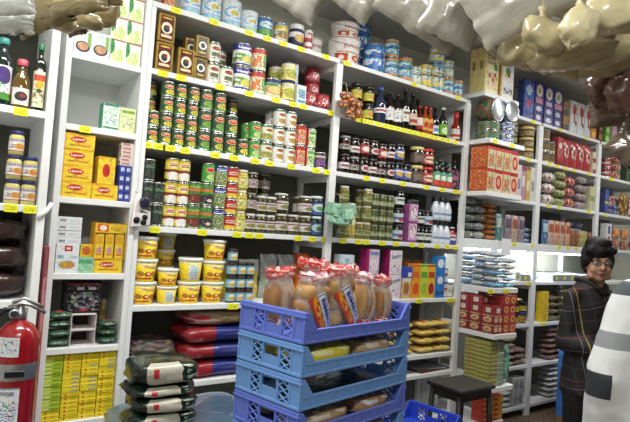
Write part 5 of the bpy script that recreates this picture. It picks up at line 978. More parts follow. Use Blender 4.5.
run(S1+' floor shelf', .087, YM, [(516, [k_wsg]*3), (527, [k_wbx]*2)], b1[0], b1[1])
run(S2+' floor shelf', .087, YM, [(548, [k_wsg]*6), (565, [k_wsg]*2)], b2[0], b2[1])
# light valances and fluorescent tubes over the lit shelves
TUBE = mat('lit fluorescent tube', '#f3f6ff', .5, emit=9.0)
for (xa, xb, lab) in ((xp0+.02, xp1-.02, 'lit fluorescent tube under the corner shelf of crinkly packets'), (b1[0]+.01, b1[1]-.01, 'lit fluorescent tube left of the tall shelf post'), (b2[0]+.02, b2[1]-.02, 'lit fluorescent tube over the grey trays behind the woman')):
    t = thing('fluorescent_tube', lab, 'lamp', ((xa+xb)/2, YM+.06, zR4-.052), 0, 'tubes over the lit counter')
    L_ = (xb-xa)/2; b = MB(); b.tube([(-L_+.03, 0, -.012), (L_-.03, 0, -.012)], .013, TUBE, 10); obj('glowing_tube', b, t)
    b = MB(); b.box(-L_, L_, -.02, .02, .004, .026, WHITE, b=.003); b.box(-L_, -L_+.03, -.016, .016, -.028, .004, WHITE, b=.003); b.box(L_-.03, L_, -.016, .016, -.028, .004, WHITE, b=.003); obj('lamp_holder', b, t)
    ld = bpy.data.lights.new('tube_light', 'AREA'); ld.shape = 'RECTANGLE'; ld.size = (xb-xa)*.9; ld.size_y = .03; ld.energy = 20*(xb-xa); ld.color = (.93, .97, 1)
    lo = bpy.data.objects.new('tube_light', ld); COL.objects.link(lo); lo.location = ((xa+xb)/2, YM+.075, zR4-.09); lo.rotation_euler = (radians(30), 0, 0)
pp = on_y(506, 247, YM-.006)
b = MB(); b.box(-.075, .075, -.0012, 0, -.07, .075, mat('paper', '#e9ecef', .7), b=0); tag(obj('paper_sheet', b, None, pp, (0, 0, 0)), 'blank white paper sheet taped to the light valance above the blue boxes', 'paper')
# ------------------------------------------------------------------ bread trays
TR = radians(10.7); TL, TW, TH = .66, .35, .1135
def tray_kind(desc, c):
    P = mat('tray plastic '+c, c, .45, spec=.35)
    base = MB(); base.box(.008, TL-.008, .008, TW-.008, .004, .010, P, b=.001)
    for i in range(9): x = .03+i*(TL-.06)/8; base.box(x-.004, x+.004, .01, TW-.01, 0, .004, P, b=0)
    parts = [('tray_base', base.build('tray_base'))]
    def end(x0, x1, inner):
        b = MB(); t = x1-x0
        b.box(x0, x1, 0, TW, TH-.016, TH-.001, P, b=.002); b.box(x0-.003*(inner < 0), x1+.003*(inner > 0), -.003, TW+.003, TH-.022, TH-.015, P, b=.001); b.box(x0, x1, 0, TW, .002, .014, P, b=.002)
        ys = [0, .012, .055, .115, .205, .265, .308, TW-.012]
        xm_ = (x0+x1)/2
        for y in (0, .050, .112, .202, .262, TW-.012): b.box(x0, x1, y, y+.010, .013, TH-.015, P, b=.0015)
        for (ya, yb) in ((.010, .050), (.272, TW-.012)): b.box(xm_-.002, xm_+.002, ya, yb, .013, TH-.015, P, b=0)
        b.box(xm_-.002, xm_+.002, .122, .202, .013, .050, P, b=0); b.box(xm_-.002, xm_+.002, .122, .202, TH-.030, TH-.015, P, b=0)
        for (ya, yb) in ((.060, .112), (.212, .262)):          # diamond lattice
            h0, h1 = .013, TH-.016; n = 3
            for k in range(n):
                za, zb_ = h0+(h1-h0)*k/n, h0+(h1-h0)*(k+1)/n
                for (p, q) in (((ya, za), (yb, zb_)), ((yb, za), (ya, zb_))):
                    b.tube([(xm_, p[0], p[1]), (xm_, q[0], q[1])], .0042, P, 4, False)
        return b
    parts.append(('end_wall', end(0, .012, -1).build('end_wall'))); parts.append(('end_wall', end(TL-.012, TL, 1).build('end_wall')))
    for (y0, y1) in ((0, .010), (TW-.010, TW)):
        b = MB(); hs = .052; ym = (y0+y1)/2
        b.box(.013, TL-.013, y0, y1, hs-.012, hs, P, b=.002); b.box(.013, TL-.013, y0, y1, .002, .012, P, b=.002); b.box(.013, TL-.013, ym-.002, ym+.002, .012, hs-.012, P, b=0)
        for i in range(10): x = .02+i*(TL-.04)/9; b.box(x-.003, x+.003, y0, y1, .012, hs-.012, P, b=.001)
        for (xa, s) in ((.012, 1), (TL-.012, -1)):            # sloping corner gussets
            i0 = len(b.v)
            for yy in (y0, y1): b.v += [Vector((xa, yy, hs)), Vector((xa+s*.055, yy, hs)), Vector((xa+s*.012, yy, TH-.004)), Vector((xa, yy, TH-.004))]
            for q in ((0, 1, 2, 3), (7, 6, 5, 4), (0, 4, 5, 1), (1, 5, 6, 2), (2, 6, 7, 3), (3, 7, 4, 0)): b.face([i0+i for i in q], P)
        parts.append(('side_wall', b.build('side_wall')))
    return Kind('bread_tray', 'crate', desc, TL, TW, TH, parts)
kt_d, kt_l = tray_kind('deep', '#6277cf'), tray_kind('light', '#6b98d3')
kt_n = tray_kind('royal', '#2c48b8'); kt_b = tray_kind('bright', '#3f78c8')
corner = at(305.5, 312.5, 1.86)
TX = Matrix.Translation((corner.x, corner.y, 0)) @ Matrix.Rotation(TR, 4, 'Z')
PT = TH+.0008; n_tr = int(corner.z/PT); base0 = corner.z-n_tr*PT
pos = ['top periwinkle tray of the tall blue bread tray stack, full of bread bags', 'light blue tray second from top of the tall bread tray stack', 'light blue nearly empty tray third from top of the tall stack', 'deeper blue tray fourth from top of the tall bread tray stack', 'light blue tray fifth from top of the tall bread tray stack']
TZ = []
for i in range(n_tr):
    z = corner.z-PT*(i+1)
    lab = pos[i] if i < 5 else 'blue bread tray %s from the floor, under the tall tray stack' % ORD[n_tr-i]
    if i == n_tr-1: z0_ = z
    k = kt_d if i in (0, 3, 6) else kt_l
    p = TX @ Vector((0, 0, 0)); place(k, (p.x, p.y, z), TR, lab, 'stacked bread trays'); TZ.append(z)
b = MB(); zf = TZ[-1]; WOOD = mat('pallet wood', '#8a6f4c', .7, mott=.3, bscale=20)
if zf > .02:
    for yy in (.02, TW/2-.03, TW-.08): b.box(.02, TL-.02, yy, yy+.06, 0, zf*.6, WOOD)
    for i in range(5): b.box(.01+i*.13, .01+i*.13+.1, 0, TW, zf*.6, zf-.001, WOOD)
    tag(obj('pallet', b, None, TX @ Vector((0, 0, 0)), (0, 0, TR)), 'small wooden pallet on the floor under the tall bread tray stack', 'pallet')

# bagged bread
FILM = film('bread bag film', '#f4f1ec', .76, .12, .8, 26); FILMR = pmat('red bag top', '#dcbfb8', [('n', 3.4, .43, 0, 1, 0, 1, '#d8342b'), ('n', 7, .62, 0, 1, 0, 1, '#f4e9e6')], .2, coat=.5, bump=.8, bscale=40, busy=0)
FILMR2 = pmat('pink bag top', '#e9dfe2', [('n', 3.2, .5, 0, 1, 0, 1, '#d85a6a'), ('n', 7, .6, 0, 1, 0, 1, '#f6eff2')], .2, coat=.5, bump=.8, bscale=40, busy=0)
BUN = [mat('bread crust tan', '#c39a62', .7, mott=.35, bscale=18), mat('bread crust brown', '#a87848', .7, mott=.35, bscale=18), mat('bread pale', '#cfae7c', .75, mott=.25, bscale=18)]
RSP = pmat('bag red foot', '#c92a28', [('n', 6, .55, 0, 1, 0, 1, '#ead6d0')], .25, coat=.4, bump=.5)
LAB = pmat('bread label', '#eef0f4', [('r', 0, 1, 0, .14, '#d8392b'), ('r', 0, 1, .14, .5, '#e8a62c'), ('n', 6, .52, 0, 1, .1, .5, '#cf3a26'), ('r', .04, .96, .5, .97, '#2b3f9c'), ('r', .07, .93, .54, .93, '#e9edf5')], .3, coat=.4)
for m_ in (FILMR, FILMR2): m_.node_tree.nodes['Principled BSDF'].inputs['Alpha'].default_value = .62
def bread_kind(desc, w, h, d, seed, label=False, red=False, bun=0):
    rng = random.Random(seed); P = []
    if label:                                # round rolls, two abreast in three layers
        spots = [((c-.5)*w*.42+rng.uniform(-.004, .004), .012+r_*h*.225, w*.46, h*.30) for r_ in range(3) for c in (0, 1)]
    else:                                    # long rolls standing side by side
        spots = [((c-1)*w*.28, .014+rng.uniform(0, .006), w*.36, h*.68*rng.uniform(.92, 1.05)) for c in range(3)]
    for i, (sx, sz, sw, sh) in enumerate(spots):
        b = MB(); b.sack(sw, d*.82, sh, BUN[(bun+i) % 3], seed+i, .85, 16, 12, .03, o=(sx, rng.uniform(-.004, .004), sz)); P.append(('bread_roll', b.build('bread_roll')))
    b = MB(); b.pillow(w, h*.9, d, FILM, seed, 14, 14, .02, 2.6, False, neck=.3); P.append(('plastic_bag', b.build('plastic_bag')))
    b = MB(); b.pillow(w*(1.2 if red else 1.0), h*.30, d*.7, FILMR if red else FILMR2, seed+3, 14, 10, .035, 2.0, False, neck=.4, R=Matrix.Rotation(pi, 3, 'Y'), o=(0, 0, h*1.02)); P.append(('gathered_top', b.build('gathered_top')))
    if label:
        b = MB(); n = 8; lw, lh = h*.62, w*.46; a = radians(-62); i0 = 0
        for i in range(n+1):
            for j in (0, 1):
                lx, lz = (i/n-.5)*lw, (j-.5)*lh; x = lx*cos(a)-lz*sin(a)+w*.06; z = lx*sin(a)+lz*cos(a)+h*.36
                b.v.append(Vector((x, -d*.5*(1-(2*x/w)**2*.55)-.006, z)))
        for i in range(n): b.face([2*i, 2*i+2, 2*i+3, 2*i+1], LAB, [(i/n, 0), ((i+1)/n, 0), ((i+1)/n, 1), (i/n, 1)], True)
        me, tw, th, ox, oz = text_mesh('BIMBO', .03)
        def fn(c):
            lx = (c.x-ox)/tw*lw*.74; lz = (c.y-oz)/th*lh*.26+lh*.235; x = lx*cos(a)-lz*sin(a)+w*.06; z = lx*sin(a)+lz*cos(a)+h*.36
            return Vector((x, -d*.5*(1-(2*x/w)**2*.55)-.0078, z))
        b.merge(me, mat('ink bread blue', '#23379a', .4), fn); P.append(('printed_label', b.build('printed_label')))
    else:
        b = MB(); b.pillow(w*.9, h*.2, d*.96, RSP, seed+9, 10, 8, .02, 2.4, False, o=(0, 0, .001)); P.append(('red_foot', b.build('red_foot')))
    return Kind('bread_bag', 'bread', desc, w, d, h, P)
def in_tray(x, y, z): return TX @ Vector((x, y, z))
zt = TZ[0]+.0108
BS = 1.16
bags = [(.118, .088, .165, .20, .13, True, False, 2, 'clear bag of pale rolls with blue label, leftmost in front of the top tray', -.05, .05),
        (.285, .088, .17, .225, .13, True, True, 2, 'bag of pale rolls with large diagonal blue and yellow label, top tray', .0, -.09),
        (.428, .088, .115, .195, .12, False, False, 0, 'bag of light tan rolls with red foot, just right of the diagonal label bag', .1, .08),
        (.545, .088, .11, .185, .12, False, True, 1, 'bag of darker rolls with red foot, rightmost in front of the top tray', .15, .10),
        (.115, .245, .16, .205, .12, False, True, 1, 'bag of brown rolls with red top, back left corner of the top tray', .1, -.06),
        (.285, .245, .165, .235, .12, False, True, 0, 'bag with broad red gathered top standing highest in the top tray', -.1, .04),
        (.428, .245, .12, .215, .12, False, False, 2, 'bread bag with pink and white top, third along the back of the top tray', .2, 0),
        (.545, .245, .11, .205, .12, False, True, 1, 'bread bag with red top, fourth along the back of the top tray', 0, -.06)]
for i, (x, y, w, h, d, lb, rd, bn, lab, rz, ry) in enumerate(bags):
    k = bread_kind('', w*BS*.83, h*BS, d*.82, 60+i*4, lb, rd, bn); o = place(k, in_tray(x, y, zt+abs(sin(ry))*k.w*.55), TR, lab, 'bread bags in the top tray', rot=(0, ry, TR+rz*.5 if not lb else TR-.12))
# lower trays: flat bags seen through the gap
LOAF = [pmat('yellow bread wrapper', '#d9c93a', [('n', 5, .54, 0, 1, 0, 1, '#e8e3a0'), ('n', 7, .6, 0, 1, 0, 1, '#8fa63a')], .25, coat=.5, bump=.6, busy=.1), pmat('clear tan wrapper', '#b59a72', [('n', 5, .54, 0, 1, 0, 1, '#d6cab4'), ('n', 8, .6, 0, 1, 0, 1, '#8a6a48')], .2, coat=.6, bump=.6, busy=.1), pmat('tan blue wrapper', '#b08a62', [('n', 5, .56, 0, 1, 0, 1, '#cfd3da'), ('r', .4, .55, 0, 1, '#3a62b0'), ('n', 7, .6, 0, 1, 0, 1, '#7d5a3c')], .2, coat=.6, bump=.6, busy=.1)]
def loaf(ti, x, y, w, d, h, mi, seed, lab):
    b = MB(); b.sack(w, d, h, LOAF[mi], seed, .6, 20, 12, .05); p = in_tray(x, y, TZ[ti]+.0108)
    tag(obj('bread_bag', b, None, p, (0, 0, TR)), lab, 'bread', 'flat bread bags in the lower trays')
loaf(1, .19, .12, .30, .2, .083, 0, 1, 'yellow bread bag at the left of the second tray from top'); loaf(1, .48, .12, .24, .2, .078, 1, 2, 'clear bag of tan bread at the right of the second tray from top')
loaf(1, .19, .28, .28, .10, .08, 0, 3, 'yellow bread bag at the back left of the second tray'); loaf(2, .56, .27, .12, .1, .04, 2, 9, 'small bread bag far right in the nearly empty third tray')
LOAF.append(mat('black bin bag', '#141417', .3, coat=.4, bump=.6, bscale=20)); loaf(2, .30, .13, .5, .2, .03, 3, 11, 'flat black plastic bag lying in the third tray from top')
loaf(3, .2, .12, .30, .2, .07, 1, 4, 'tan bread bag at the left of the fourth tray from top'); loaf(3, .49, .12, .24, .2, .078, 2, 5, 'blue banded bread bag at the right of the fourth tray'); loaf(4, .2, .13, .3, .2, .08, 2, 6, 'blue banded bread bag at the left of the fifth tray'); loaf(4, .49, .13, .24, .2, .082, 1, 7, 'tan bread bag at the right of the fifth tray from top'); loaf(3, .2, .28, .28, .1, .08, 2, 8, 'blue banded bread bag at the back left of the fourth tray')

# short stack of royal blue trays bottom right of the middle
pa, pb = on_z(411, 399, .62), on_z(472, 419, .62); r2 = atan2(pb.y-pa.y, pb.x-pa.x)-pi/2; c2 = pa+Vector((0, .02, 0))
nn = int(.62/PT)
for i in range(nn): place(kt_n, (c2.x, c2.y-.02, .62-PT*(i+1)), r2, ('top royal blue tray of the short stack before the black stool' if i == 0 else 'royal blue tray %s below the top of the short stack' % ORD[i+1]) , 'short royal blue tray stack')
zb2 = .62-PT*nn
if zb2 > .01:
    b = MB(); b.box(0, TL, 0, TW, 0, zb2-.0005, WOOD, b=.004); tag(obj('wooden_board', b, None, (c2.x, c2.y-.02, 0), (0, 0, r2)), 'wooden board on the floor under the short royal blue tray stack', 'board')
# bright blue trays beside the woman
c3 = on_y(560, 317, 2.36+TW); c3.y -= TW; nn = int(c3.z/PT); 
for i in range(nn): place(kt_b, (c3.x+.02, c3.y+.02, c3.z-PT*(i+1)+0), radians(-3), 'bright blue tray, %s from top of the stack behind the woman' % ORD[i+1], 'bright blue tray stack behind the woman')
zb3 = c3.z-PT*nn
b = MB(); b.box(0, TL, 0, TW, 0, zb3-.0005, WOOD, b=.004); tag(obj('wooden_board', b, None, (c3.x+.02, c3.y+.02, 0), (0, 0, radians(-3))), 'wooden board on the floor under the bright blue trays', 'board')
b = MB(); b.sack(.22, .2, .08, pmat('colourful bag', '#b8a878', [('n', 5, .52, 0, 1, 0, 1, '#a33a4a'), ('n', 6, .58, 0, 1, 0, 1, '#4a5a9c')], .25, coat=.4), 5, .7); tag(obj('snack_bag', b, None, (c3.x+.16, c3.y+.17, c3.z-PT+.0108), (0, 0, .2)), 'colourful snack bag in the top bright blue tray beside the woman', 'bag')

# black stool
q = [on_z(px, py, .60) for px, py in ((436, 381), (463, 375), (486, 383), (460, 393))]
sc = sum(q, Vector())/4; STB = mat('black painted wood', '#1d1c1e', .55, mott=.4, bscale=30)
t = thing('stool', 'black wooden stool with dusty top before the noodle shelf', 'stool', (sc.x, sc.y, 0), radians(0))
b = MB(); b.box(-.2, .2, -.15, .15, .575, .602, mat('dusty black top', '#3a3936', .65, mott=.35, bscale=14), STB, mat('dusty black top', '#3a3936', .65), b=.006); obj('seat', b, t)
for sx in (-1, 1):
    for sy in (-1, 1):
        b = MB(); b.tube([(sx*.19, sy*.14, 0), (sx*.165, sy*.115, .574)], .018, STB, 8); obj('leg', b, t)
for sy in (-1, 1):
    b = MB(); b.tube([(-.18, sy*.13, .22), (.18, sy*.13, .22)], .011, STB, 6); obj('stretcher', b, t)
b = MB()
for sy in (-1, 1): b.box(-.17, .17, sy*.125-.01, sy*.125+.01, .515, .575, STB, b=.002)
for sx in (-1, 1): b.box(sx*.165-.01, sx*.165+.01, -.12, .12, .515, .575, STB, b=.002)
obj('apron', b, t)

# sacks on the floor in front of the narrow cabinet
SK = pmat('blue grey wrapped sack', '#51697c', [('n', 3, .54, 0, 1, 0, 1, '#6d8496'), ('n', 7, .62, 0, 1, 0, 1, '#9aabb6')], .22, coat=.7, bump=.7, bscale=16, busy=0)
ps = on_z(172, 400, .66)
for i in range(3):
    b = MB(); b.sack(.74, .62, .222, SK, 20+i, .38, 32, 18, .04)
    tag(obj('wrapped_sack', b, None, (ps.x+.02, 2.60-.01*i, .2225*i), (0, 0, -.06+.04*i)), ('top blue-grey plastic wrapped sack under the dark green rice bags', 'middle blue-grey plastic wrapped sack of the floor pile', 'lowest blue-grey plastic wrapped sack of the floor pile')[2-i], 'sack', 'wrapped sacks on the floor')
gz = .2225*3
def rice(seed, w, d, h):
    m_ = pmat('green rice bag print', '#16251f', [('n', 7, .6, 0, 1, 0, 1, '#2c4338'), ('r', 0, .03, .22, .8, '#b9b7a6'), ('r', .91, 1, .22, .8, '#b9b7a6'), ('r', .95, .97, .45, .6, '#b3323a'), ('t', 7, .54, .05, .13, .3, .6, '#8a9a8a'), ('n', 5, .57, 0, .14, .3, .8, '#a9b09a')], .25, coat=.5, bump=.5, bscale=24, busy=.0)
    b = MB(); b.sack(w, d, h, m_, seed, .55, 26, 14, .06); return b
for i, (dx, dy, zz, w, h, rz) in enumerate(((-.085, -.02, 0, .33, .07, .05), (-.075, -.03, .0705, .31, .07, -.06), (-.09, -.01, .141, .33, .05, .04), (-.09, -.02, .1915, .32, .115, .0))):
    tag(obj('rice_bag', rice(30+i, w, .27, h), None, (ps.x-.10+dx, 2.50+dy, gz+zz), (0, 0, rz)), 'dark green rice bag with cream label, %s of four on the blue-grey sack' % levname(i, 4), 'bag', 'dark green rice bags on the sack')

# bunches hanging on the middle post
hp = on_y(347, 104, 2.90)
t = thing('hanging_bunch', 'hanging bunch of orange-brown packets on the middle post', 'packets', (hp.x, hp.y, hp.z), 0)
b = MB(); b.tube([(-.03, .042, .15), (-.02, -.002, .14), (0, -.005, .05), (0, 0, -.02)], .0025, mat('string', '#b8a88a', .8), 6); obj('string', b, t)
OB = pmat('orange packet print', '#c07a4a', [('r', 0, 1, .4, .6, '#5a2f22'), ('n', 6, .58, 0, 1, 0, 1, '#dba57a')], .35)
rng = random.Random(4)
for i in range(20):
    a = rng.uniform(0, 2*pi); rr = sqrt(rng.random()); x, z = .105*rr*cos(a), -.01+.08*rr*sin(a); b = MB(); b.sack(.05, .04, .048, OB, i, .6, 12, 8, .03, o=(0, 0, -.024), R=Matrix.Rotation(rng.uniform(-.9, .9), 3, 'Y')); obj('packet', b, t, (x, -.01-.03*rng.random()*(1-rr)-(.02 if i % 2 else 0), z))
hp = on_y(340, 211, 2.885)
t = thing('hanging_bunch', 'hanging bunch of pale green cards on the middle post', 'packets', (hp.x, hp.y, hp.z), 0)
b = MB(); b.tube([(0, .057, .12), (0, .01, .11), (0, 0, .0)], .0025, mat('string', '#b8a88a', .8), 6); obj('string', b, t)
GC = pmat('pale green card print', '#a6d3b8', [('n', 6, .58, .05, .95, .1, .9, '#d3ead9'), ('r', 0, 1, 0, .12, '#5f9c7c'), ('t', 5, .55, .2, .8, .5, .8, '#5f9c7c')], .4)
for i, (x, z, ry, sx) in enumerate(((-.095, .005, .25, .09), (-.05, .01, .05, .10), (.02, .012, -.02, .11), (.085, .005, -.35, .09), (-.06, -.05, .15, .09), (.0, -.055, 0, .1), (.06, -.05, -.2, .09), (-.02, -.02, .3, .1), (.05, -.02, -.1, .1))):
    b = MB(); b.box(-sx/2, sx/2, -.008, .008, -.04, .04, GC, b=.003); obj('card', b, t, (x, -.012-.012*(i % 3), z), (random.uniform(-.2, .2), ry, random.uniform(-.5, .5)))
# black and white card hanging left of the wide bay
hp = on_y(141, 211, 2.900)
t = thing('hanging_card', 'white hanging card with black shapes on the post right of the narrow cabinet', 'card', (hp.x, hp.y, hp.z), 0)
WC = mat('white card', '#dcd6d6', .6); b = MB(); b.tube([(-.025, -.002, .088), (-.05, -.002, -.085), (.05, -.002, -.07), (.045, -.002, -.005), (-.005, -.002, .01), (-.02, -.002, .085)], .007, WC, 6); b.box(-.046, .044, -.003, .002, -.08, -.01, WC, b=.002); b.box(-.045, -.01, -.0025, .0015, -.02, .08, WC, b=.002); obj('card', b, t)
b = MB()
for (x, z, r) in ((-.022, -.05, .018), (.015, -.06, .016), (.022, -.032, .015)): b.sack(r*2, .012, r*2, BLACK, int(x*1e3), .9, 14, 8, .05, o=(x, -.008, z-r))
obj('black_toy', b, t)
b = MB(); b.sack(.06, .03, .062, mat('dark purple plastic', '#2c2740', .25, coat=.6), 3, .8, 16, 10, .1, o=(.012, -.014, .015)); b.lathe([(.014, -.02, SIL), (.008, -.022, BLACK), (.001, -.022, BLACK)], 12, R=Matrix.Translation((.015, -.012, .045)) @ Matrix.Rotation(pi/2, 4, 'X')); obj('purple_toy', b, t)
b = MB(); b.tube([(-.025, .0, .085), (-.03, .036, .11)], .003, METAL, 6); obj('hook', b, t)
# ------------------------------------------------------------------ bags hung from the ceiling
from mathutils.bvhtree import BVHTree
HUNG = []
def hbag(px, py, w, h, dist, roll, c, lab, seed, thick=.55, grp=None):
    """a filled bag tied at the neck and hung on a string; set further back until it clears its neighbours"""
    for step in range(24):
        k = dist/F_PX; p = at(px, py, dist); W_, H_ = w*k, h*k; D = thick*max(W_, H_)*.8
        b = MB()
        if thick >= .55: b.sack(W_, D, H_, c, seed, .82, 30, 20, .09)
        else: b.pillow(W_, H_, D, c, seed, 28, 28, .012, 2.6, False, lump=.16)
        R = Matrix.Rotation(radians(roll), 3, 'Y')
        for i in range(len(b.v)): b.v[i] = R @ (b.v[i]-Vector((0, 0, H_/2)))
        top = max(b.v, key=lambda v: v.z)
        s = MB(); s.tube([(top.x, top.y, top.z-.02), (top.x, top.y, top.z+.02), (top.x, top.y, ZC-p.z)], .0022, mat('string', '#b8a88a', .8), 5)
        n = MB(); n.lathe([(.004, 0, c), (.012, .012, c), (.006, .02, c), (.014, .04, c)], 10, cx=top.x, cy=top.y)
        for v in n.v: v.z += top.z-.012
        MW = Matrix.Translation(p) @ Matrix.Rotation(-YAW, 4, 'Z')
        vs = []; fs = []
        for mb in (b, s, n): o = len(vs); vs += [MW @ v for v in mb.v]; fs += [tuple(o+i for i in f) for f in mb.f]
        T = BVHTree.FromPolygons(vs, fs)
        if all(not T.overlap(q) for q in HUNG): break
        dist += .045
    else: print('HUNG CLASH', lab)
    HUNG.append(T); t = thing('hanging_bag', lab, 'bag', p, -YAW, grp)
    obj('filled_bag', b, t); obj('string', s, t); obj('tied_neck', n, t)
def plast(name, c, c2, rough=.28, bump=.85, sc=11):
    return pmat(name, c, [('n', 3, .52, 0, 1, 0, 1, c2), ('n', 9, .64, 0, 1, 0, 1, c2)], rough, coat=.6, bump=bump, bscale=sc, busy=0)
GREY = plast('grey translucent bag', '#9d9b90', '#a5a398'); CREAM = plast('cream filled bag', '#b3a880', '#bbb08c'); GREY2 = plast('pale grey translucent bag', '#aeaca0', '#b6b4a9'); PALE = plast('pale cream roll', '#d0c69c', '#d8cfab'); TAN = plast('tan filled bag', '#96875f', '#9f9069'); BROWN = plast('brown filled bag', '#5a4038', '#624840', .22); WHT = plast('white plastic bag', '#c9cbc8', '#d8dad6'); BRT = plast('brown grey bag', '#6f6053', '#786959', .2)
GR = 'bags hung from the ceiling'
# px, py, width, height (picture), optical depth, roll, material, thickness, label
L_ = [(432, -2, 92, 84, 1.90, 30, GREY, .30, 'large grey plastic bag with corner pointing down, leftmost of the upper right bags'),
      (462, 0, 60, 92, 1.80, 22, GREY, .34, 'grey plastic bag hanging to a point above the cereal boxes'),
      (352, -14, 70, 50, 2.3, 35, GREY, .35, 'faint grey bag hanging at the top edge above the bucket'),
      (522, -6, 70, 120, 1.70, 58, GREY2, .30, 'large pale grey bag slanting above the blue detergent boxes'),
      (579, 27, 38, 46, 1.50, 25, PALE, .75, 'round cream bag, the brightest of the upper right bags'),
      (618, 12, 74, 44, 1.55, -14, PALE, .6, 'large cream bag at the upper right corner'),
      (545, 36, 52, 36, 1.62, 22, CREAM, .6, 'cream bag left of the round bright one'),
      (518, 48, 42, 34, 1.70, -40, CREAM, .6, 'small cream bag with folded corner above the purple boxes'),
      (574, 54, 92, 30, 1.66, -16, CREAM, .56, 'long cream bag lying slanted under the round bright one'),
      (540, 64, 84, 20, 1.80, 8, CREAM, .22, 'long thin cream bag, lowest of the cream bags'),
      (616, 46, 84, 38, 1.62, -22, CREAM, .56, 'cream bag slanting at the right edge above the brown bags'),
      (604, 66, 84, 24, 1.74, -4, CREAM, .28, 'thin pale bag directly above the maroon brown bag'),
      (498, 34, 44, 34, 1.85, 45, GREY, .4, 'small grey bag end beside the cereal boxes'),
      (556, -2, 90, 40, 1.78, 10, GREY, .4, 'grey bag at the top edge right of the slanting bag'),
      (607, 90, 44, 44, 1.86, 35, BROWN, .6, 'maroon brown bag, leftmost of the brown bags'),
      (634, 92, 60, 50, 1.80, -25, BROWN, .6, 'maroon brown bag at the right edge'),
      (620, 113, 64, 28, 1.96, -8, BRT, .4, 'grey-brown bag drooping under the maroon bags'),
      (636, 147, 52, 46, 1.80, 35, BRT, .5, 'grey-brown bag low at the right edge'),
      (42, 10, 60, 46, 1.50, -25, TAN, .4, 'tan bag above the oil bottles, left of the tan rolls'),
      (62, 20, 30, 24, 1.58, 10, CREAM, .8, 'short cream roll, middle of the upper left bags'),
      (89, 21, 30, 17, 1.60, 12, TAN, .6, 'short tan roll above the plate picture boxes'),
      (78, 6, 62, 22, 1.45, -14, TAN, .35, 'long tan roll slanting above the short rolls'),
      (107, 12, 24, 32, 1.62, 10, TAN, .7, 'tan bag beside the green leaf tea boxes'),
      (100, -6, 50, 24, 1.45, 0, TAN, .5, 'tan roll at the top edge above the tea boxes'),
      (6, 4, 60, 26, 1.38, -8, WHT, .3, 'upper white plastic bag in the upper left corner'),
      (8, 24, 54, 24, 1.46, -3, WHT, .3, 'lower white plastic bag in the upper left corner'),
      (78, 31, 22, 11, 1.66, -20, BRT, .5, 'little brown bag end below the tan rolls'),
      (290, -16, 84, 50, 2.45, 30, GREY, .35, 'faint grey bag at the top edge above the navy tub')]
for i, (px, py, w, h, dz, rl_, c, th_, lab) in enumerate(L_): hbag(px, py, w, h, dz, rl_, c, lab, 70+i*3, th_, GR)
# ------------------------------------------------------------------ people
def ell(b, c, r, m, R=None, nu=18, nv=12):
    i0 = len(b.v)
    for j in range(nv+1):
        ph = -pi/2+pi*j/nv
        for i in range(nu):
            th = 2*pi*i/nu; P = Vector((r[0]*cos(ph)*cos(th), r[1]*cos(ph)*sin(th), r[2]*sin(ph)))
            b.v.append((R @ P if R is not None else P)+Vector(c))
    for j in range(nv):
        for i in range(nu): b.face([i0+j*nu+i, i0+j*nu+(i+1) % nu, i0+(j+1)*nu+(i+1) % nu, i0+(j+1)*nu+i], m, None, True)
def limb(b, pts, rs, m):
    """tapered limb through joints with round ends"""
    P = [Vector(p) for p in pts]; Q = []; Rr = []
    for i in range(len(P)-1):
        for k in range(6): t = k/6; Q.append(P[i].lerp(P[i+1], t)); Rr.append(rs[i]+(rs[i+1]-rs[i])*t)
    Q.append(P[-1]); Rr.append(rs[-1])
    b.tube(Q, Rr, m, 12)
    for p, r in ((Q[0], Rr[0]), (Q[-1], Rr[-1])): ell(b, p, (r*.98,)*3, m, None, 12, 8)
def rings(b, secs, m, n=24, e=.85):
    """torso from elliptical sections (z, cx, cy, rx, ry)"""
    i0 = len(b.v); f = lambda v: math.copysign(abs(v)**e, v)
    for (z, cx, cy, rx, ry) in secs:
        for j in range(n): a = 2*pi*j/n; b.v.append(Vector((cx+rx*f(cos(a)), cy+ry*f(sin(a)), z)))
    for i in range(len(secs)-1):
        for j in range(n): b.face([i0+i*n+j, i0+i*n+(j+1) % n, i0+(i+1)*n+(j+1) % n, i0+(i+1)*n+j], m, None, True)
    b.face([i0+j for j in range(n)][::-1], m); b.face([i0+(len(secs)-1)*n+j for j in range(n)], m)
def fuse(b, name, m, voxel, smooth=4, cut=None, wr=0.):
    """one continuous skin over overlapping volumes"""
    me = b.build('volumes'); o = bpy.data.objects.new('volumes', me); COL.objects.link(o)
    r = o.modifiers.new('r', 'REMESH'); r.mode = 'VOXEL'; r.voxel_size = voxel; r.use_smooth_shade = True
    s = o.modifiers.new('s', 'SMOOTH'); s.iterations = smooth; s.factor = .5
    out = bpy.data.meshes.new_from_object(o.evaluated_get(bpy.context.evaluated_depsgraph_get()))
    bpy.data.objects.remove(o); out.name = name; out.materials.clear(); out.materials.append(m)
    for p in out.polygons: p.use_smooth = True; p.material_index = 0
    if wr:
        for v in out.vertices:
            k = noise.noise(Vector((v.co.x*9, v.co.y*9, v.co.z*5)))+.6*noise.noise(v.co*20); v.co += v.normal*wr*k
    if cut:
        bm = bmesh.new(); bm.from_mesh(out); bmesh.ops.delete(bm, geom=[v for v in bm.verts if cut(v.co)], context='VERTS'); bm.to_mesh(out); bm.free()
    return out
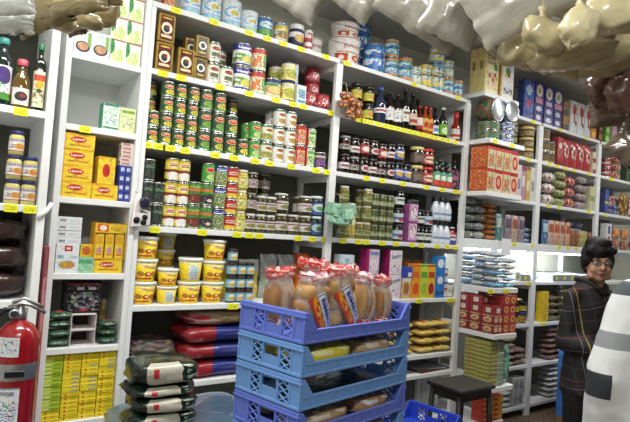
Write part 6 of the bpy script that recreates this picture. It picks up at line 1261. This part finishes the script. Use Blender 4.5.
def hand(b, wrist, d, palmn, m, curl=.5, s=1., thumb_side=1):
    """palm and five bent fingers; d = pointing direction, palmn = direction the palm faces"""
    d = Vector(d).normalized(); pn = Vector(palmn); pn = (pn-d*pn.dot(d)).normalized(); sd = d.cross(pn)*thumb_side
    w = Vector(wrist); M_ = Matrix((sd, d, pn)).transposed()
    ell(b, w+d*.045*s, (.040*s, .052*s, .017*s), m, M_, 14, 10)
    for i, (off, L) in enumerate(((.030, .070), (.011, .080), (-.009, .075), (-.028, .060))):
        p = w+d*.085*s+sd*off*s; pts = [p-d*.02*s, p]; dd = d.copy(); 
        for k in range(3):
            a = curl*(.5+.5*k); dd = (d*cos(curl*(k+1)*.75)+pn*sin(curl*(k+1)*.75)); pts.append(pts[-1]+dd*L*s*(.42, .33, .25)[k])
        limb(b, pts, [.0095*s, .0095*s, .0088*s, .008*s, .0068*s], m)
    p = w+d*.02*s+sd*.03*s; q = p+(d*.6+sd*.75+pn*.3).normalized()*.04*s; r = q+(d*.85+sd*.25+pn*.5).normalized()*.034*s; u_ = r+(d*.9+pn*.5).normalized()*.026*s
    limb(b, [p, q, r, u_], [.013*s, .012*s, .0105*s, .008*s], m)
def head_vol(b, m, hz, c0=(0, 0, 0), female=True):
    """head volumes facing -y, chin at hz, height .225"""
    x, y = c0[0], c0[1]; z = hz; 
    ell(b, (x, y+.012, z+.145), (.074, .092, .082), m); ell(b, (x, y-.012, z+.075), (.060, .068, .072), m); ell(b, (x, y-.045, z+.022), (.032, .030, .022), m)
    for s in (-1, 1):
        ell(b, (x+s*.035, y-.058, z+.072), (.026, .022, .026), m); ell(b, (x+s*.074, y+.010, z+.098), (.010, .020, .031), m, Matrix.Rotation(s*.25, 3, 'Z')); ell(b, (x+s*.042, y-.03, z+.035), (.024, .035, .025), m)
        ell(b, (x+s*.030, y-.075, z+.128), (.026, .012, .008), m)
    limb(b, [(x, y-.078, z+.118), (x, y-.090, z+.095), (x, y-.100, z+.080)], [.009, .011, .0135], m)
    for s in (-1, 1): ell(b, (x+s*.012, y-.088, z+.076), (.009, .010, .008), m)
    ell(b, (x, y-.077, z+.052), (.023, .012, .007), m); ell(b, (x, y-.075, z+.042), (.020, .012, .008), m)
    limb(b, [(x, y+.02, z+.03), (x, y+.03, z-.10)], [.052, .058], m)
def face_parts(t, M_, hz, brow='#1f1a18', lips='#8d5550', iris='#2a1c14'):
    def add(name, mb, mm=None):
        for i in range(len(mb.v)): mb.v[i] = M_ @ mb.v[i]
        return obj(name, mb, t)
    EW = mat('eye white', '#d9d4cc', .25); IR = mat('iris', iris, .2); LP = mat('lips', lips, .5); BR = mat('brow hair', brow, .8)
    for s in (-1, 1):
        b = MB(); ell(b, (s*.031, -.0745, hz+.1125), (.0135, .009, .0068), EW, None, 14, 10); ell(b, (s*.031, -.0805, hz+.1125), (.0056, .0036, .0056), IR, None, 12, 8); add('eye', b)
        b = MB(); b.tube([(s*.013, -.0885, hz+.132), (s*.032, -.088, hz+.137), (s*.050, -.076, hz+.131)], [.0025, .0035, .002], BR, 6); add('eyebrow', b)
    b = MB(); ell(b, (0, -.0872, hz+.0515), (.021, .0042, .0042), LP, None, 14, 8); ell(b, (0, -.0855, hz+.0435), (.018, .0046, .0048), LP, None, 14, 8); add('lips', b)
SKIN = mat('skin', '#b58a72', .5, bump=.04, bscale=120)
# plaid: thin pale, yellow and red lines crossing on near-black cloth
def plaid():
    m = bpy.data.materials.new('dark plaid cloth'); m.use_nodes = True; n = m.node_tree.nodes; l = m.node_tree.links; b = n['Principled BSDF']; b.inputs['Roughness'].default_value = .75
    tc = n.new('ShaderNodeTexCoord'); mp = n.new('ShaderNodeMapping'); mp.inputs['Rotation'].default_value = (0, .25, .6); l.new(tc.outputs['Object'], mp.inputs['Vector']); sp = n.new('ShaderNodeSeparateXYZ'); l.new(mp.outputs[0], sp.inputs[0])
    cur = lin('#151114')
    for ax, per, off, wd, col in ((2, .085, 0, .10, '#2d2529'), (0, .075, .02, .12, '#2a2327'), (0, .19, .0, .016, '#7d7a7a'), (2, .21, .03, .014, '#6a666a'), (0, .21, .09, .018, '#a8903f'), (2, .24, .11, .014, '#6a3230')):
        k = n.new('ShaderNodeMath'); k.operation = 'ADD'; k.inputs[1].default_value = 5+off; l.new(sp.outputs[ax], k.inputs[0])
        d = n.new('ShaderNodeMath'); d.operation = 'DIVIDE'; d.inputs[1].default_value = per; l.new(k.outputs[0], d.inputs[0])
        f = n.new('ShaderNodeMath'); f.operation = 'FRACT'; l.new(d.outputs[0], f.inputs[0]); g = n.new('ShaderNodeMath'); g.operation = 'LESS_THAN'; g.inputs[1].default_value = wd; l.new(f.outputs[0], g.inputs[0])
        mx = n.new('ShaderNodeMix'); mx.data_type = 'RGBA'; l.new(g.outputs[0], mx.inputs['Factor'])
        if isinstance(cur, tuple): mx.inputs['A'].default_value = cur
        else: l.new(cur, mx.inputs['A'])
        mx.inputs['B'].default_value = lin(col); cur = mx.outputs['Result']
    l.new(cur, b.inputs['Base Color']); return m
def stripes(bands):
    m = bpy.data.materials.new('striped cloth'); m.use_nodes = True; n = m.node_tree.nodes; l = m.node_tree.links; b = n['Principled BSDF']; b.inputs['Roughness'].default_value = .8
    tc = n.new('ShaderNodeTexCoord'); sp = n.new('ShaderNodeSeparateXYZ'); l.new(tc.outputs['Object'], sp.inputs[0]); cur = lin('#d9dcde')
    ab = n.new('ShaderNodeMath'); ab.operation = 'ABSOLUTE'; l.new(sp.outputs[0], ab.inputs[0])
    for (z0, z1, xa, xb, col) in bands:
        g = n.new('ShaderNodeMath'); g.operation = 'COMPARE'; l.new(ab.outputs[0], g.inputs[0]); g.inputs[1].default_value = (xa+xb)/2; g.inputs[2].default_value = (xb-xa)/2
        c = n.new('ShaderNodeMath'); c.operation = 'COMPARE'; l.new(sp.outputs[2], c.inputs[0]); c.inputs[1].default_value = (z0+z1)/2; c.inputs[2].default_value = (z1-z0)/2
        mx = n.new('ShaderNodeMix'); mx.data_type = 'RGBA'; a_ = n.new('ShaderNodeMath'); a_.operation = 'MULTIPLY'; l.new(c.outputs[0], a_.inputs[0]); l.new(g.outputs[0], a_.inputs[1]); l.new(a_.outputs[0], mx.inputs['Factor'])
        if isinstance(cur, tuple): mx.inputs['A'].default_value = cur
        else: l.new(cur, mx.inputs['A'])
        mx.inputs['B'].default_value = lin(col); cur = mx.outputs['Result']
    l.new(cur, b.inputs['Base Color']); return m

def slim(b, ztop, k=.87):
    for v in b.v:
        if v.z < ztop: q = k+(1-k)*max(0., min(1., (v.z-(ztop-.03))/.03)); v.x *= q; v.y *= q
# the woman: about 1.68 m, facing the right of the picture, head turned part way back
hp = at(593, 260, 3.1); feet = Vector((hp.x, hp.y, 0))
wt_ = thing('person', 'woman with short black hair and glasses in a dark plaid shirt', 'person', feet, -YAW+radians(27))
HZ = 1.435
HM = Matrix.Translation((0, 0, HZ-.02)) @ Matrix.Rotation(radians(-37), 4, 'Z') @ Matrix.Scale(.95, 4) @ Matrix.Translation((0, 0, -HZ+.02))
b = MB()
hb = MB(); head_vol(hb, SKIN, HZ)
for v in hb.v: b.v.append((HM @ Vector((v.x, v.y+.0, v.z)))+Vector((0, -.03, 0)))
for f in hb.f: b.face(f, SKIN, None, True)
rings(b, [(.80, 0, 0, .15, .10), (.92, 0, .005, .165, .112), (1.05, 0, 0, .135, .10), (1.2, 0, -.005, .155, .105), (1.32, 0, .0, .16, .085), (1.39, 0, .01, .10, .065), (1.42, 0, .01, .06, .055)], SKIN)
for s in (-1, 1):
    limb(b, [(s*.08, 0, .86), (s*.085, .0, .48), (s*.085, .02, .09)], [.078, .052, .038], SKIN); ell(b, (s*.088, -.05, .035), (.04, .105, .033), SKIN)
    limb(b, [(s*.165, .005, 1.345), (s*.185, .03, 1.10)], [.044, .038], SKIN)
limb(b, [(-.185, .03, 1.10), (-.12, -.17, 1.08)], [.036, .026], SKIN); limb(b, [(.185, .03, 1.10), (.10, -.19, 1.12)], [.036, .026], SKIN)
hand(b, (-.115, -.175, 1.08), (.85, -.5, .1), (.3, .5, -.6), SKIN, .6, .95, 1); hand(b, (.10, -.19, 1.12), (-.85, -.4, 0), (-.2, .5, -.6), SKIN, .6, .95, -1)
slim(b, HZ); obj('body', fuse(b, 'body', SKIN, .0065, 3), wt_)
HT = Matrix.Translation((0, -.03, 0)) @ HM
face_parts(wt_, HT, HZ)
HAIR = mat('black hair', '#100e10', .5, spec=.35, bump=.5, bscale=90)
b = MB(); ell(b, (0, .022, HZ+.158), (.088, .104, .088), HAIR); ell(b, (0, .055, HZ+.11), (.084, .07, .085), HAIR)
for s in (-1, 1): ell(b, (s*.075, .008, HZ+.125), (.020, .045, .055), HAIR); ell(b, (s*.045, -.055, HZ+.185), (.045, .035, .032), HAIR)
ell(b, (0, -.068, HZ+.178), (.052, .026, .026), HAIR); ell(b, (-.03, -.07, HZ+.165), (.03, .02, .02), HAIR); ell(b, (.0, .0, HZ+.225), (.075, .085, .045), HAIR)
for v in b.v: v.xyz = HT @ v
obj('hair', fuse(b, 'hair', HAIR, .008, 3, wr=.004), wt_)
GLM = mat('glasses frame', '#2c2420', .3, .4); b = MB()
for s in (-1, 1):
    b.tube([(s*.033+.023*cos(a), -.094-.002*cos(2*a), HZ+.111+.016*sin(a)) for a in [2*pi*i/20 for i in range(21)]], .0017, GLM, 6, False)
    b.tube([(s*.056, -.092, HZ+.116), (s*.074, -.06, HZ+.115), (s*.080, .01, HZ+.11)], .0016, GLM, 6)
b.tube([(-.010, -.095, HZ+.113), (0, -.098, HZ+.116), (.010, -.095, HZ+.113)], .0016, GLM, 6)
for v in b.v: v.xyz = HT @ v
g_ = obj('glasses', b, wt_)
b = MB()
for s in (-1, 1):
    ell(b, (s*.033, -.094, HZ+.111), (.0225, .0012, .0155), film('spectacle lens', '#f4f6f8', .97, .03, 0., 10), None, 16, 8)
for v in b.v: v.xyz = HT @ v
obj('lens', b, g_)
PL = plaid(); b = MB()
rings(b, [(.80, 0, 0, .185, .145), (.9, 0, 0, .18, .138), (1.05, 0, 0, .165, .125), (1.2, 0, -.005, .175, .125), (1.31, 0, .0, .195, .11), (1.385, 0, .012, .13, .085), (1.43, 0, .015, .072, .07)], PL)
for s in (-1, 1): limb(b, [(s*.165, .005, 1.335), (s*.195, .03, 1.09)], [.060, .052], PL)
limb(b, [(-.192, .035, 1.09), (-.135, -.14, 1.075)], [.064, .046], PL); limb(b, [(.192, .035, 1.09), (.12, -.155, 1.115)], [.064, .046], PL)
slim(b, 9); obj('plaid_shirt', fuse(b, 'plaid_shirt', PL, .010, 5, wr=.006), wt_)
b = MB()
for s in (-.9, .9):
    b.tube([(s*.06, .065, 1.435), (s*.068, .0, 1.435), (s*.045, -.055, 1.41), (s*.018, -.085, 1.365)], [.014, .016, .017, .012], PL, 8)
obj('collar', b, wt_)
TRO = mat('black trousers', '#141416', .8, bump=.15, bscale=60); b = MB()
rings(b, [(.78, 0, 0, .175, .125), (.9, 0, 0, .178, .13), (.96, 0, 0, .16, .115)], TRO)
for s in (-1, 1): limb(b, [(s*.085, 0, .85), (s*.09, 0, .48), (s*.09, .015, .06)], [.098, .078, .068], TRO)
slim(b, 9); obj('trousers', fuse(b, 'trousers', TRO, .011, 5, wr=.004), wt_)
for s in (-1, 1):
    b = MB(); ell(b, (s*.088, -.045, .036), (.048, .125, .04), BLACK); b.box(s*.088-.045, s*.088+.045, -.165, .075, 0, .018, BLACK, b=.006); obj('shoe', fuse(b, 'shoe', BLACK, .009, 3), wt_)

# the shopper in the foreground, seen from behind; only shoulder, arm and side are in the picture
sh_ = at(697, 300, 1.92); feet = Vector((sh_.x, sh_.y, 0))
p2 = thing('person', 'person in a white shirt with grey and dark stripes, cut off by the right edge', 'person', feet, -YAW+radians(156))
HZ2 = 1.545; k = 1.06
b = MB(); head_vol(b, SKIN, HZ2)
rings(b, [(.86, 0, 0, .16, .11), (1.0, 0, 0, .165, .115), (1.15, 0, 0, .15, .108), (1.3, 0, 0, .175, .115), (1.42, 0, .0, .18, .095), (1.49, 0, .01, .11, .07), (1.53, 0, .01, .06, .055)], SKIN)
for s in (-1, 1):
    limb(b, [(s*.09, 0, .92), (s*.095, 0, .5), (s*.095, .02, .09)], [.085, .058, .042], SKIN); ell(b, (s*.1, -.05, .038), (.045, .115, .036), SKIN)
    limb(b, [(s*.19, .005, 1.445), (s*.245, .02, 1.16), (s*.255, -.06, .90)], [.05, .042, .03], SKIN)
    hand(b, (s*.255, -.065, .89), (0, -.25, -1), (-s, 0, 0), SKIN, .35, 1.05, -s)
obj('body', fuse(b, 'body', SKIN, .007, 3), p2)
face_parts(p2, Matrix.Identity(4), HZ2)
HB = mat('dark brown hair', '#231a15', .55, bump=.5, bscale=90); b = MB(); ell(b, (0, .022, HZ2+.158), (.084, .10, .082), HB); ell(b, (0, .055, HZ2+.11), (.078, .062, .075), HB); ell(b, (0, -.05, HZ2+.2), (.06, .04, .025), HB)
obj('hair', fuse(b, 'hair', HB, .008, 3, wr=.003), p2)
ST = stripes([(1.45, 1.50, 0, .5, '#4b5258'), (1.255, 1.315, .19, .5, '#8b8f93'), (1.29, 1.36, 0, .19, '#8b8f93'), (1.07, 1.165, .262, .4, '#34383e'), (1.03, 1.10, 0, .19, '#34383e'), (.86, .92, 0, .5, '#8b8f93')])
b = MB(); rings(b, [(.84, 0, 0, .215, .165), (1.0, 0, 0, .21, .16), (1.15, 0, 0, .20, .152), (1.3, 0, -.003, .215, .15), (1.42, 0, .0, .215, .12), (1.49, 0, .012, .15, .09), (1.535, 0, .015, .075, .07)], ST)
for s in (-1, 1): limb(b, [(s*.19, .005, 1.44), (s*.262, .025, 1.16), (s*.275, -.055, .93)], [.078, .082, .07], ST)
obj('striped_shirt', fuse(b, 'striped_shirt', ST, .011, 5, wr=.006), p2)
TR2 = mat('dark blue jeans', '#25304a', .8, bump=.15, bscale=70); b = MB(); rings(b, [(.84, 0, 0, .18, .13), (.96, 0, 0, .18, .13), (1.02, 0, 0, .165, .12)], TR2)
for s in (-1, 1): limb(b, [(s*.092, 0, .91), (s*.1, 0, .5), (s*.1, .015, .06)], [.105, .085, .075], TR2)
obj('jeans', fuse(b, 'jeans', TR2, .012, 5, wr=.004), p2)
for s in (-1, 1):
    b = MB(); ell(b, (s*.1, -.045, .038), (.052, .135, .042), DARK); b.box(s*.1-.048, s*.1+.048, -.175, .08, 0, .02, DARK, b=.006); obj('shoe', fuse(b, 'shoe', DARK, .009, 3), p2)
# ------------------------------------------------------------------ light
def ceil_light(x, y, lab, L_=1.2, e=60):
    t = thing('ceiling_light', lab, 'lamp', (x, y, ZC), 0, 'fluorescent ceiling lights')
    b = MB(); b.box(-L_/2, L_/2, -.09, .09, -.05, -.0005, WHITE, b=.004); obj('housing', b, t)
    b = MB()
    for yy in (-.045, .045): b.tube([(-L_/2+.03, yy, -.068), (L_/2-.03, yy, -.068)], .014, mat('ceiling tube', '#fff8ee', .5, emit=6.0), 10)
    obj('glowing_tubes', b, t)
    ld = bpy.data.lights.new('ceiling_tube_light', 'AREA'); ld.shape = 'RECTANGLE'; ld.size = L_; ld.size_y = .16; ld.energy = e; ld.color = (1, .985, .95)
    lo = bpy.data.objects.new('ceiling_tube_light', ld); COL.objects.link(lo); lo.location = (x, y, ZC-.09)
ceil_light(.45, 1.75, 'twin tube ceiling light over the left end of the aisle', e=60)
ceil_light(2.3, 1.9, 'twin tube ceiling light over the middle of the aisle', e=46)
ceil_light(4.3, 1.9, 'twin tube ceiling light over the right of the aisle', e=34)
ceil_light(6.3, 1.8, 'twin tube ceiling light at the far right of the aisle', e=34)
ceil_light(.15, -.55, 'unseen twin tube ceiling light added behind the photographer for fill', e=80)  # fill lamp added out of view to brighten the narrow left cabinet
w = bpy.data.worlds.new('ambient fill'); scene.world = w; w.use_nodes = True  # faint even fill added all round, not daylight
w.node_tree.nodes['Background'].inputs[0].default_value = (.82, .9, 1, 1); w.node_tree.nodes['Background'].inputs[1].default_value = .05
vs = scene.view_settings; vs.view_transform = 'Standard'; vs.look = 'None'; vs.gamma = 1; vs.use_curve_mapping = False; vs.exposure = -.46
